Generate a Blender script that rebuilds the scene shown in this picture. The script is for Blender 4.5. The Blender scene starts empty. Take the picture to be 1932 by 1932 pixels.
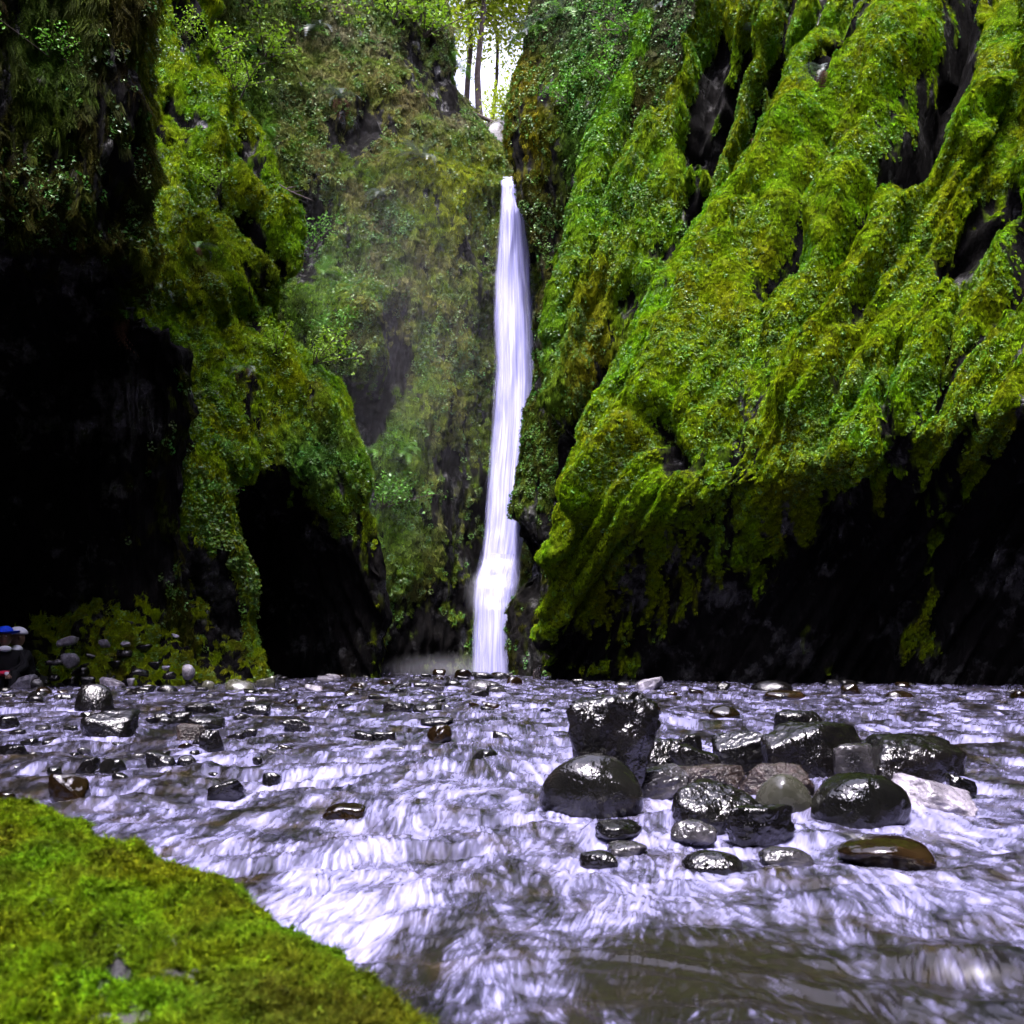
import bpy, math, random
import numpy as np
from mathutils import Vector, Matrix

rng = np.random.default_rng(7)
random.seed(7)
SC = bpy.context.scene
COL = SC.collection

# ------------------------------------------------------------------ camera, sky, sun, exposure
CAM_Z = 0.42
F_PX = 1855.0            # focal length in a 1932 px wide frame
HORIZON = 1240.0
cam_d = bpy.data.cameras.new("camera")
cam_d.sensor_width = 36.0
cam_d.lens = 36.0 * F_PX / 1932.0
cam_d.shift_y = (HORIZON - 966.0) / 1932.0
cam_d.clip_start = 0.05
cam_d.clip_end = 6000
cam_d.dof.use_dof = True
cam_d.dof.focus_distance = 6.0
cam_d.dof.aperture_fstop = 9.0
cam = bpy.data.objects.new("camera", cam_d)
cam.location = (0, 0, CAM_Z)
cam.rotation_euler = (math.radians(90), 0, 0)
COL.objects.link(cam)
SC.camera = cam

SUN_EL, SUN_AZ = math.radians(68), math.radians(-166)   # azimuth from +Y towards +X
w = bpy.data.worlds.new("World")
SC.world = w
w.use_nodes = True
nt = w.node_tree
sky = nt.nodes.new("ShaderNodeTexSky")
sky.sky_type = 'NISHITA'
sky.sun_disc = False
sky.sun_elevation = SUN_EL
sky.sun_rotation = SUN_AZ
sky.air_density = 1.0
sky.dust_density = 5.0
sky.ozone_density = 1.0
hs = nt.nodes.new("ShaderNodeHueSaturation")          # thin even overcast: the sky's blue is washed out
hs.inputs["Saturation"].default_value = 0.3
hs.inputs["Value"].default_value = 2.2
tn = nt.nodes.new("ShaderNodeMix"); tn.data_type = 'RGBA'; tn.blend_type = 'MULTIPLY'
tn.inputs[0].default_value = 1.0
tn.inputs[7].default_value = (0.93, 0.88, 1.1, 1)
nt.links.new(sky.outputs[0], hs.inputs["Color"])
nt.links.new(hs.outputs[0], tn.inputs[6])
nt.links.new(tn.outputs[2], nt.nodes["Background"].inputs[0])
nt.nodes["Background"].inputs[1].default_value = 0.06

sun_d = bpy.data.lights.new("sun", 'SUN')
sun_d.energy = 1.5
sun_d.angle = math.radians(16)
sun_d.color = (1.0, 0.95, 0.86)
sun = bpy.data.objects.new("sun", sun_d)
sd = Vector((math.sin(SUN_AZ) * math.cos(SUN_EL), math.cos(SUN_AZ) * math.cos(SUN_EL), math.sin(SUN_EL)))
sun.rotation_euler = sd.to_track_quat('Z', 'Y').to_euler()
sun.location = sd * 60
COL.objects.link(sun)

SC.view_settings.view_transform = 'Standard'
SC.view_settings.look = 'None'
SC.view_settings.gamma = 1
SC.view_settings.exposure = 2.72
SC.view_settings.use_curve_mapping = False
SC.render.engine = 'CYCLES'
SC.cycles.max_bounces = 5
SC.cycles.diffuse_bounces = 1
SC.cycles.glossy_bounces = 2
SC.cycles.transmission_bounces = 2
SC.cycles.transparent_max_bounces = 10
SC.cycles.volume_bounces = 0
SC.cycles.use_denoising = True
SC.cycles.use_adaptive_sampling = True
SC.cycles.adaptive_threshold = 0.035
SC.cycles.caustics_reflective = False
SC.cycles.caustics_refractive = False

# ------------------------------------------------------------------ helpers
def P(x, y, d):
    """frame position (1932 px frame) at distance d -> world point"""
    return np.array([(x - 966.0) / F_PX * d, d, CAM_Z - (y - HORIZON) / F_PX * d])

def img(p):
    d = np.maximum(p[..., 1], 0.5)
    return 966.0 + F_PX * p[..., 0] / d, HORIZON - F_PX * (p[..., 2] - CAM_Z) / d

_perm = np.random.default_rng(3).permutation(256).astype(np.int64)
_perm = np.concatenate([_perm, _perm, _perm])
_g = np.random.default_rng(4).normal(size=(256, 3))
_g /= np.linalg.norm(_g, axis=1)[:, None]

def perlin(p, seed=0):
    p = np.asarray(p, float) + seed * 17.31
    pi = np.floor(p).astype(np.int64)
    pf = p - pi
    u = pf * pf * pf * (pf * (pf * 6 - 15) + 10)
    pi &= 255
    out = np.zeros(p.shape[:-1])
    for dx in (0, 1):
        wx = u[..., 0] if dx else 1 - u[..., 0]
        hx = _perm[(pi[..., 0] + dx) & 255]
        for dy in (0, 1):
            wy = u[..., 1] if dy else 1 - u[..., 1]
            hy = _perm[hx + ((pi[..., 1] + dy) & 255)]
            for dz in (0, 1):
                wz = u[..., 2] if dz else 1 - u[..., 2]
                g = _g[_perm[hy + ((pi[..., 2] + dz) & 255)]]
                dot = g[..., 0] * (pf[..., 0] - dx) + g[..., 1] * (pf[..., 1] - dy) + g[..., 2] * (pf[..., 2] - dz)
                out += wx * wy * wz * dot
    return out * 1.6

def fbm(p, octv=4, seed=0, gain=0.5):
    out = 0
    a = 1.0
    for i in range(octv):
        out = out + a * perlin(p * (2.03 ** i), seed + i)
        a *= gain
    return out

def sstep(a, b, x):
    t = np.clip((x - a) / (b - a), 0, 1)
    return t * t * (3 - 2 * t)

def mesh_np(name, verts, faces, smooth=True):
    """verts (N,3), faces list of equal sized index rows (M,k)"""
    me = bpy.data.meshes.new(name)
    verts = np.asarray(verts, np.float32)
    faces = np.asarray(faces, np.int32)
    me.vertices.add(len(verts))
    me.vertices.foreach_set("co", verts.ravel())
    if len(faces):
        k = faces.shape[1]
        me.loops.add(faces.size)
        me.loops.foreach_set("vertex_index", faces.ravel())
        me.polygons.add(len(faces))
        me.polygons.foreach_set("loop_start", np.arange(0, faces.size, k, dtype=np.int32))
        me.polygons.foreach_set("use_smooth", np.full(len(faces), smooth, bool))
    me.update(calc_edges=True)
    me.validate()
    return me

def attr(me, name, typ, data, dom='POINT'):
    a = me.attributes.new(name, typ, dom)
    key = {'FLOAT': 'value', 'INT': 'value', 'FLOAT_VECTOR': 'vector', 'FLOAT_COLOR': 'color'}[typ]
    dt = np.int32 if typ == 'INT' else np.float32
    a.data.foreach_set(key, np.ascontiguousarray(data, dt).ravel())

def link(name, me, mat=None, parent=None):
    o = bpy.data.objects.new(name, me)
    COL.objects.link(o)
    if mat is not None and me is not None and len(me.materials) == 0:
        me.materials.append(mat)
    if parent is not None:
        o.parent = parent
    return o

def tag(o, label=None, cat=None, group=None, kind=None):
    if label: o["label"] = label
    if cat: o["category"] = cat
    if group: o["group"] = group
    if kind: o["kind"] = kind
    return o

def empty(name, loc):
    o = bpy.data.objects.new(name, None)
    o.location = loc
    o.empty_display_size = 0.1
    COL.objects.link(o)
    return o

def grid_faces(nr, nc):
    i = np.arange(nr - 1)[:, None] * nc + np.arange(nc - 1)[None, :]
    return np.stack([i, i + 1, i + nc + 1, i + nc], -1).reshape(-1, 4)

def catmull(ctrl, n):
    """ctrl (K,...) -> (n,...) smooth curve through points"""
    K = ctrl.shape[0]
    pad = np.concatenate([2 * ctrl[:1] - ctrl[1:2], ctrl, 2 * ctrl[-1:] - ctrl[-2:-1]], 0)
    t = np.linspace(0, K - 1 - 1e-6, n)
    i = np.floor(t).astype(int)
    f = (t - i).reshape((-1,) + (1,) * (ctrl.ndim - 1))
    p0, p1, p2, p3 = pad[i], pad[i + 1], pad[i + 2], pad[i + 3]
    k = 0.7
    m1, m2 = k * 0.5 * (p2 - p0), k * 0.5 * (p3 - p1)
    f2, f3 = f * f, f * f * f
    return (2 * f3 - 3 * f2 + 1) * p1 + (f3 - 2 * f2 + f) * m1 + (-2 * f3 + 3 * f2) * p2 + (f3 - f2) * m2

def seg_dist(x, y, pts):
    d = np.full(np.shape(x), 1e9)
    for (x0, y0), (x1, y1) in zip(pts[:-1], pts[1:]):
        vx, vy = x1 - x0, y1 - y0
        t = np.clip(((x - x0) * vx + (y - y0) * vy) / (vx * vx + vy * vy + 1e-9), 0, 1)
        d = np.minimum(d, np.hypot(x - x0 - t * vx, y - y0 - t * vy))
    return d

# ------------------------------------------------------------------ materials
def new_mat(name):
    m = bpy.data.materials.new(name)
    m.use_nodes = True
    return m, m.node_tree, m.node_tree.nodes["Principled BSDF"]

def N(t, typ, **kw):
    n = t.nodes.new(typ)
    for k, v in kw.items():
        setattr(n, k, v)
    return n

def ramp(t, fac, stops):
    r = t.nodes.new("ShaderNodeValToRGB")
    el = r.color_ramp.elements
    while len(el) < len(stops):
        el.new(0.5)
    for e, (p, c) in zip(el, stops):
        e.position = p
        e.color = (*c, 1) if len(c) == 3 else c
    t.links.new(fac, r.inputs[0])
    return r.outputs[0]

def noise_node(t, scale, detail=4, rough=0.6, vec=None, stretch=None):
    n = t.nodes.new("ShaderNodeTexNoise")
    n.inputs["Scale"].default_value = scale
    n.inputs["Detail"].default_value = detail
    n.inputs["Roughness"].default_value = rough
    if vec is None:
        tc = t.nodes.new("ShaderNodeTexCoord")
        vec = tc.outputs["Object"]
    if stretch:
        mp = t.nodes.new("ShaderNodeMapping")
        mp.inputs["Scale"].default_value = stretch
        t.links.new(vec, mp.inputs[0])
        vec = mp.outputs[0]
    t.links.new(vec, n.inputs["Vector"])
    return n.outputs[0]

def mixc(t, fac, a, b, mode='MIX'):
    m = t.nodes.new("ShaderNodeMix")
    m.data_type = 'RGBA'
    m.blend_type = mode
    for s, v in ((m.inputs[0], fac), (m.inputs[6], a), (m.inputs[7], b)):
        if hasattr(v, "links"):
            t.links.new(v, s)
        elif isinstance(v, (tuple, list)):
            s.default_value = (*v, 1)
        else:
            s.default_value = v
    return m.outputs[2]

def bump(t, height, strength, dist, bsdf):
    b = t.nodes.new("ShaderNodeBump")
    b.inputs["Strength"].default_value = strength
    b.inputs["Distance"].default_value = dist
    t.links.new(height, b.inputs["Height"])
    t.links.new(b.outputs[0], bsdf.inputs["Normal"])

# cliff face: dark wet basalt where "moss" is 0, moss mat colour "tint" where it is 1
def mat_cliff():
    m, t, b = new_mat("mossy_basalt")
    am = N(t, "ShaderNodeAttribute", attribute_name="moss")
    at = N(t, "ShaderNodeAttribute", attribute_name="tint")
    n1 = noise_node(t, 5, 6, 0.65, stretch=(1, 1, 0.35))
    n2 = noise_node(t, 1.6, 4, 0.6)
    rock = ramp(t, n1, [(0.3, (0.0012, 0.0012, 0.0014)), (0.55, (0.003, 0.0026, 0.0026)), (0.75, (0.010, 0.009, 0.0085))])
    v = ramp(t, n1, [(0.3, (0.25, 0.25, 0.25)), (0.7, (0.85, 0.85, 0.85))])
    moss = mixc(t, 1.0, at.outputs["Color"], v, 'MULTIPLY')
    add = N(t, "ShaderNodeMath", operation='ADD')
    t.links.new(am.outputs["Fac"], add.inputs[0])
    sub = N(t, "ShaderNodeMath", operation='MULTIPLY_ADD')
    t.links.new(n1, sub.inputs[0]); sub.inputs[1].default_value = 0.9; sub.inputs[2].default_value = -0.45
    t.links.new(sub.outputs[0], add.inputs[1])
    fac = ramp(t, add.outputs[0], [(0.38, (0, 0, 0)), (0.62, (1, 1, 1))])
    t.links.new(mixc(t, fac, rock, moss), b.inputs["Base Color"])
    wet = ramp(t, noise_node(t, 1.1, 5, 0.7), [(0.54, (0, 0, 0)), (0.64, (1, 1, 1))])
    dry = mixc(t, fac, wet, (0, 0, 0))
    t.links.new(ramp(t, dry, [(0, (0.85, 0.85, 0.85)), (1, (0.22, 0.22, 0.22))]), b.inputs["Roughness"])
    t.links.new(ramp(t, dry, [(0, (0.05, 0.05, 0.05)), (1, (0.6, 0.6, 0.6))]), b.inputs["Specular IOR Level"])
    bump(t, n1, 0.9, 0.12, b)
    return m
M_CLIFF = mat_cliff()

def mat_tuft(name, rough, spec, transl):
    m, t, b = new_mat(name)
    at = N(t, "ShaderNodeAttribute", attribute_name="tint", attribute_type='INSTANCER')
    av = N(t, "ShaderNodeAttribute", attribute_name="var")
    c = mixc(t, 1.0, at.outputs["Color"], av.outputs["Color"], 'MULTIPLY')
    t.links.new(c, b.inputs["Base Color"])
    b.inputs["Roughness"].default_value = rough
    b.inputs["Specular IOR Level"].default_value = spec
    if transl > 0:
        tr = N(t, "ShaderNodeBsdfTranslucent")
        t.links.new(c, tr.inputs[0])
        mx = N(t, "ShaderNodeMixShader")
        mx.inputs[0].default_value = transl
        t.links.new(b.outputs[0], mx.inputs[1]); t.links.new(tr.outputs[0], mx.inputs[2])
        t.links.new(mx.outputs[0], t.nodes["Material Output"].inputs[0])
    return m
M_MOSS = mat_tuft("moss_strands", 0.8, 0.04, 0.15)
M_LEAF = mat_tuft("glossy_leaves", 0.4, 0.4, 0.2)

def mat_solid(name, col, rough=0.6, spec=0.4, var=None, scale=20.0, transl=0):
    m, t, b = new_mat(name)
    if var:
        c = ramp(t, noise_node(t, scale, 4), [(0.3, col), (0.7, var)])
        t.links.new(c, b.inputs["Base Color"])
    else:
        b.inputs["Base Color"].default_value = (*col, 1)
        c = None
    b.inputs["Roughness"].default_value = rough
    b.inputs["Specular IOR Level"].default_value = spec
    if transl:
        tr = N(t, "ShaderNodeBsdfTranslucent")
        if c is not None: t.links.new(c, tr.inputs[0])
        else: tr.inputs[0].default_value = (*col, 1)
        mx = N(t, "ShaderNodeMixShader"); mx.inputs[0].default_value = transl
        t.links.new(b.outputs[0], mx.inputs[1]); t.links.new(tr.outputs[0], mx.inputs[2])
        t.links.new(mx.outputs[0], t.nodes["Material Output"].inputs[0])
    return m

def mat_rock(name, c0, c1, c2, rough=0.24, scale=9.0, bstr=0.6):
    m, t, b = new_mat(name)
    n1 = noise_node(t, scale, 5, 0.6)
    n2 = noise_node(t, scale * 4, 3, 0.55)
    oi = N(t, "ShaderNodeObjectInfo")
    c = ramp(t, n1, [(0.32, c0), (0.55, c1), (0.74, c2)])
    v = ramp(t, oi.outputs["Random"], [(0, (0.6, 0.6, 0.6)), (1, (1.3, 1.25, 1.2))])
    t.links.new(mixc(t, 1.0, c, v, 'MULTIPLY'), b.inputs["Base Color"])
    rr = ramp(t, n2, [(0.38, (rough * 0.6,) * 3), (0.62, (rough * 1.7,) * 3)])
    t.links.new(rr, b.inputs["Roughness"])
    b.inputs["Specular IOR Level"].default_value = 0.5
    h = N(t, "ShaderNodeMath", operation='MULTIPLY_ADD')
    t.links.new(n2, h.inputs[0]); h.inputs[1].default_value = 0.5; t.links.new(n1, h.inputs[2])
    bump(t, h.outputs[0], bstr, 0.012, b)
    return m
M_ROCK = {
    'black': mat_rock("wet_black_basalt", (0.002, 0.002, 0.002), (0.004, 0.0035, 0.004), (0.010, 0.009, 0.009), 0.06, 11, 0.9),
    'smooth': mat_rock("smooth_wet_stone", (0.003, 0.003, 0.003), (0.005, 0.005, 0.005), (0.012, 0.01, 0.009), 0.06, 8, 0.7),
    'grey': mat_rock("grey_green_stone", (0.026, 0.027, 0.02), (0.04, 0.04, 0.032), (0.06, 0.056, 0.05), 0.2, 6, 0.25),
    'pale': mat_rock("wet_stone_pale_glints", (0.006, 0.006, 0.007), (0.025, 0.024, 0.028), (0.10, 0.095, 0.115), 0.09, 10, 0.9),  # white reflections on black wet stone painted in as pale tones
    'speckle': mat_rock("speckled_brown_stone", (0.005, 0.003, 0.003), (0.016, 0.010, 0.009), (0.07, 0.055, 0.055), 0.16, 26, 1.2),
    'chalk': mat_rock("pale_lavender_stone", (0.05, 0.048, 0.06), (0.15, 0.14, 0.18), (0.34, 0.33, 0.4), 0.35, 12, 1.0),
    'brown': mat_rock("wet_brown_stone", (0.003, 0.002, 0.001), (0.008, 0.0045, 0.002), (0.02, 0.012, 0.005), 0.09, 6, 0.3),
}

# ------------------------------------------------------------------ tufts that the moss cover is made of
def blade_set(n, kind, seed):
    r = np.random.default_rng(seed)
    V, Fc, var = [], [], []
    for i in range(n):
        a = r.uniform(0, 2 * math.pi)
        rad = math.sqrt(r.uniform(0, 1)) * 0.5
        base = np.array([math.cos(a) * rad, math.sin(a) * rad, -0.05])
        if kind == 'hang':
            out = r.uniform(0.06, 0.28); drop = r.uniform(0.3, 1.1); side = r.normal(0, 0.10); w0 = r.uniform(0.02, 0.045)
            pts = [base, base + [side * .4, -0.22 * drop, out], base + [side, -drop, out * r.uniform(0.2, .8)]]
        elif kind == 'cushion':
            d = r.normal(0, 0.35, 2); h = r.uniform(0.2, 0.5); w0 = r.uniform(0.035, 0.07)
            pts = [base, base + [d[0] * .4, d[1] * .4, h * .65], base + [d[0], d[1] - .12, h]]
        else:  # grass: arching blades
            d = r.normal(0, 0.3, 2); h = r.uniform(0.4, 1.0); w0 = r.uniform(0.018, 0.035)
            base = base * 0.4
            pts = [base, base + [d[0], d[1] + .25 * h, h * .6], base + [d[0] * 2.2, d[1] * 2.2 + .05 * h, h * .75]]
        pts = np.array(pts)
        ang = r.uniform(-1, 1)
        wv = np.array([math.cos(ang), 0.0, math.sin(ang)]) * w0
        k = len(V)
        V += [pts[0] - wv, pts[0] + wv, pts[1] - wv * .9, pts[1] + wv * .9, pts[2] - wv * .15, pts[2] + wv * .15]
        Fc += [[k, k + 1, k + 3, k + 2], [k + 2, k + 3, k + 5, k + 4]]
        v = r.uniform(0.45, 1.35); h_ = r.normal(0, 0.08)
        var += [[v * (1 + h_), v, v * (1 - h_), 1]] * 6
    return V, Fc, var

def leaf_set(n, seed, big=1.0):
    r = np.random.default_rng(seed)
    V, Fc, var = [], [], []
    for i in range(n):
        a = r.uniform(0, 2 * math.pi); rad = math.sqrt(r.uniform(0, 1)) * 0.6
        c = np.array([math.cos(a) * rad, math.sin(a) * rad, r.uniform(0.1, 0.45)])
        nrm = np.array([r.normal(0, .35), 0.55 + r.normal(0, .35), 0.6 + r.normal(0, .2)])
        nrm /= np.linalg.norm(nrm)
        t1 = np.cross(nrm, [r.normal(), r.normal(), r.normal()]); t1 /= np.linalg.norm(t1)
        t2 = np.cross(nrm, t1)
        s = r.uniform(0.11, 0.24) * big
        k = len(V)
        fold = nrm * s * 0.25
        V += [c - t1 * s, c - t1 * s * .4 - t2 * s * .75 + fold, c + t1 * s * .6 - t2 * s * .6 + fold, c + t1 * s * 1.1,
              c + t1 * s * .6 + t2 * s * .6 + fold, c - t1 * s * .4 + t2 * s * .75 + fold]
        Fc += [[k, k + 1, k + 2, k + 3], [k, k + 3, k + 4, k + 5]]
        v = r.uniform(0.5, 1.4)
        var += [[v * r.uniform(.8, 1.1), v, v * r.uniform(.8, 1.6), 1]] * 6
    return V, Fc, var

TUFTS = bpy.data.collections.new("tuft_library")
def tuft(name, data, mat):
    V, Fc, var = data
    me = mesh_np(name, np.array(V), np.array(Fc), smooth=False)
    attr(me, "var", 'FLOAT_COLOR', np.array(var))
    me.materials.append(mat)
    o = bpy.data.objects.new(name, me)
    TUFTS.objects.link(o)
    return o
tuft("a_hanging_moss", blade_set(42, 'hang', 1), M_MOSS)      # 0
tuft("b_hanging_moss", blade_set(36, 'hang', 2), M_MOSS)      # 1
tuft("c_cushion_moss", blade_set(48, 'cushion', 3), M_MOSS)   # 2
tuft("d_leaves", leaf_set(16, 4), M_LEAF)                     # 3
tuft("e_leaves", leaf_set(12, 5), M_LEAF)                     # 4
tuft("f_grass", blade_set(34, 'grass', 6), M_MOSS)            # 5
tuft("g_moss_leaves", leaf_set(26, 9, .8), M_MOSS)            # 6

def make_gn():
    g = bpy.data.node_groups.new("scatter_tufts", 'GeometryNodeTree')
    g.interface.new_socket("Geometry", in_out='INPUT', socket_type='NodeSocketGeometry')
    g.interface.new_socket("Geometry", in_out='OUTPUT', socket_type='NodeSocketGeometry')
    gi, go = g.nodes.new("NodeGroupInput"), g.nodes.new("NodeGroupOutput")
    ip = g.nodes.new("GeometryNodeInstanceOnPoints")
    ci = g.nodes.new("GeometryNodeCollectionInfo")
    ci.inputs[0].default_value = TUFTS
    ci.inputs["Separate Children"].default_value = True
    ci.inputs["Reset Children"].default_value = True
    def na(name, typ):
        n = g.nodes.new("GeometryNodeInputNamedAttribute")
        n.data_type = typ
        n.inputs[0].default_value = name
        return n.outputs[0]
    e2r = g.nodes.new("FunctionNodeEulerToRotation")
    L = g.links.new
    L(gi.outputs[0], ip.inputs["Points"])
    L(ci.outputs[0], ip.inputs["Instance"])
    ip.inputs["Pick Instance"].default_value = True
    L(na("idx", 'INT'), ip.inputs["Instance Index"])
    L(na("rot", 'FLOAT_VECTOR'), e2r.inputs[0])
    L(e2r.outputs[0], ip.inputs["Rotation"])
    L(na("scl", 'FLOAT_VECTOR'), ip.inputs["Scale"])
    L(ip.outputs[0], go.inputs[0])
    return g
GN = make_gn()

def scatter(name, pos, nrm, size, tint, idx, parent=None, spin=0.5, hang=True):
    """moss cover as one object: points that carry tufts"""
    n = len(pos)
    up = np.tile([0.0, 0, 1], (n, 1))
    if not hang:
        a = rng.uniform(0, 2 * math.pi, n)
        up = np.stack([np.cos(a), np.sin(a), np.zeros(n)], 1)
    Z = nrm
    Y = up - (up * Z).sum(1)[:, None] * Z
    l = np.linalg.norm(Y, axis=1)[:, None]
    Y = np.where(l > 1e-3, Y / np.maximum(l, 1e-3), [1.0, 0, 0])
    X = np.cross(Y, Z)
    a = rng.normal(0, spin, n)[:, None]
    X, Y = X * np.cos(a) + Y * np.sin(a), -X * np.sin(a) + Y * np.cos(a)
    # columns X,Y,Z -> euler XYZ
    sy = np.hypot(X[:, 0], X[:, 1])
    rot = np.stack([np.arctan2(Y[:, 2], Z[:, 2]), np.arctan2(-X[:, 2], sy), np.arctan2(X[:, 1], X[:, 0])], 1)
    me = mesh_np(name, pos, np.zeros((0, 4)))
    attr(me, "rot", 'FLOAT_VECTOR', rot)
    s = np.asarray(size).reshape(-1, 1) if np.ndim(size) == 1 else size
    attr(me, "scl", 'FLOAT_VECTOR', np.broadcast_to(s, (n, 3)).copy())
    attr(me, "idx", 'INT', idx)
    attr(me, "tint", 'FLOAT_COLOR', np.concatenate([tint, np.ones((n, 1))], 1))
    o = link(name, me, None, parent)
    md = o.modifiers.new("scatter", 'NODES')
    md.node_group = GN
    o["kind"] = "stuff"
    return o

# palettes (real moss and leaf colours)
YEL = np.array([0.200, 0.250, 0.002]); LIM = np.array([0.130, 0.300, 0.002]); LEA = np.array([0.045, 0.165, 0.012])
OLI = np.array([0.085, 0.080, 0.006]); BRO = np.array([0.060, 0.036, 0.014]); GRY = np.array([0.075, 0.080, 0.060])
ORA = np.array([0.200, 0.125, 0.004])

def palette(w):
    """w: list of (weight array, colour)"""
    tot = sum(np.maximum(a, 0) for a, c in w) + 1e-6
    return sum(np.maximum(a, 0)[..., None] * c for a, c in w) / tot[..., None]

# ------------------------------------------------------------------ cliffs
def surface(ctrl, nr, nc):
    c = np.array(ctrl, float)                       # rows, cols, 3 (world)
    s = catmull(c, nr)
    s = np.swapaxes(catmull(np.swapaxes(s, 0, 1), nc), 0, 1)
    return s

def normals(s):
    du = np.gradient(s, axis=1); dv = np.gradient(s, axis=0)
    n = np.cross(du, dv)
    n /= np.linalg.norm(n, axis=-1)[..., None] + 1e-9
    return n

def cliff(name, label, ctrl, nr, nc, carve=(), bare=None, tintf=None, rough=(0.28, 0.14, 0.05), n_moss=20000,
          size=(0.12, 0.24), leaf=None, flip=None, seed=0, moss_bias=0.0, grass=0.0, cat='cliff', ridge=None, hang=(.5, .95), cw=1.35):
    s = surface(ctrl, nr, nc)
    n = normals(s)
    # face the camera side
    mid = s[nr // 2, nc // 2]
    if np.dot(n[nr // 2, nc // 2], np.array([0, 0, 3.0]) - mid) < 0:
        n = -n
        rev = True
    else:
        rev = False
    ix, iy = img(s)
    q = s.copy()
    wob = fbm(s * 0.7, 3, seed)
    ix2 = ix + 12 * perlin(s * 1.7, seed + 5); iy2 = iy + 12 * perlin(s * 1.7, seed + 6)
    disp = rough[0] * fbm(s * np.array([0.75, 0.75, 0.45]), 4, seed + 1)
    disp += rough[1] * fbm(s * np.array([2.6, 2.6, 0.8]), 3, seed + 2)
    disp += rough[2] * fbm(s * np.array([7.5, 7.5, 2.6]), 3, seed + 3)
    m = np.full(ix.shape, 0.72 + moss_bias)
    for pts, wd, dep, br in carve:
        g = np.exp(-(seg_dist(ix2, iy2, pts) / (wd * (cw if br > 0 else 1.0))) ** 2)
        disp += dep * g
        m -= br * (1.3 if br > 0 else 1.0) * g
    if ridge:
        dx, dy, wpx, lpx, amp, mamp = ridge
        hyp = math.hypot(dx, dy); dx, dy = dx / hyp, dy / hyp
        wp = 14 * perlin(s * 0.5, seed + 40) + 5 * perlin(s * 1.9, seed + 41)
        cc = (ix * dy - iy * dx + wp) / wpx; al = (ix * dx + iy * dy) / lpx
        rg = perlin(np.stack([cc, al, 0 * cc], -1), seed + 42) + .4 * perlin(np.stack([cc * 2.7, al * 2, 0 * cc], -1), seed + 43)
        disp += amp * rg
        m += mamp * np.minimum(rg + .2, .2)
    s = s + n * disp[..., None]
    if bare is not None:
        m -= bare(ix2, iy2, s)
    m += 0.34 * fbm(s * np.array([1.3, 1.3, 0.6]), 3, seed + 8) + 0.34 * fbm(s * np.array([5.0, 5.0, 1.7]), 3, seed + 9)
    m = np.clip(m, 0, 1)
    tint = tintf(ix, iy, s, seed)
    fc = grid_faces(nr, nc)
    if rev:
        fc = fc[:, ::-1]
    me = mesh_np(name, s.reshape(-1, 3), fc)
    attr(me, "moss", 'FLOAT', m.ravel())
    t4 = np.concatenate([tint * 0.4, np.ones(tint.shape[:2] + (1,))], -1)  # mat darkened under the tufts: shade in the gaps is painted in
    attr(me, "tint", 'FLOAT_COLOR', t4.reshape(-1, 4))
    o = link(name, me, M_CLIFF)
    tag(o, label, cat)
    n2 = normals(s)
    if rev:
        n2 = -n2
    # moss cover on what the gorge shows
    du = np.gradient(s, axis=1); dv = np.gradient(s, axis=0)
    area = np.linalg.norm(np.cross(du, dv), axis=-1)
    vis = (ix > -260) & (ix < 2190) & (iy > -140) & (iy < 1300) & (s[..., 2] > 0.02) & (s[..., 1] > 1)
    wgt = area * sstep(0.4, 0.72, m) * vis
    wgt = wgt.ravel()
    if n_moss and wgt.sum() > 0:
        pick = rng.choice(len(wgt), n_moss, p=wgt / wgt.sum())
        r_, c_ = pick // nc, pick % nc
        jr = rng.uniform(0, 1, n_moss); jc = rng.uniform(0, 1, n_moss)
        r1 = np.minimum(r_ + 1, nr - 1); c1 = np.minimum(c_ + 1, nc - 1)
        pos = s[r_, c_] + jr[:, None] * (s[r1, c_] - s[r_, c_]) + jc[:, None] * (s[r_, c1] - s[r_, c_])
        nn = n2[r_, c_]
        nn = nn + rng.normal(0, 0.18, nn.shape); nn /= np.linalg.norm(nn, axis=1)[:, None]
        tt = tint[r_, c_] * rng.uniform(0.6, 1.3, (n_moss, 1))
        lf = leaf(ix[r_, c_], iy[r_, c_], pos) if leaf is not None else np.full(n_moss, 0.1)
        u = rng.uniform(0, 1, n_moss)
        isleaf = u < lf
        isgrass = (u > 1 - grass)
        idx = np.where(isleaf, rng.integers(3, 5, n_moss), np.where(isgrass, 5, rng.choice([0, 1, 0, 1, 2], n_moss)))
        leafcol = LEA * np.stack([rng.uniform(.7, 1.9, n_moss), rng.uniform(.7, 1.35, n_moss), rng.uniform(.6, 2.5, n_moss)], 1)
        tt = np.where(isleaf[:, None], 0.35 * tt + 0.65 * leafcol, tt)
        sz = rng.uniform(size[0], size[1], n_moss) * np.where(isleaf, 0.85, 1.0)
        # hanging strands are long and narrow, leaves round
        scl = np.stack([sz, sz * np.where(isleaf, 1, rng.uniform(hang[0], hang[1], n_moss)), sz * np.where(isleaf, 1, .8)], 1)
        scatter("moss", pos, nn, scl, tt, idx, o, spin=0.35)
    return o, s, n2, m

def rows_px(rows):
    """rows of (x, y, d) pixel tuples or ('w', x, y, z) world tuples"""
    return [[np.array(p[1:]) if p[0] == 'w' else P(*p) for p in r] for r in rows]

def interp(tab, y):
    ys = [a[0] for a in tab]
    return [float(np.interp(y, ys, [a[i] for a in tab])) for i in range(1, len(tab[0]))]

NZ = lambda s, f, seed: fbm(s * f, 3, seed)

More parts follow.
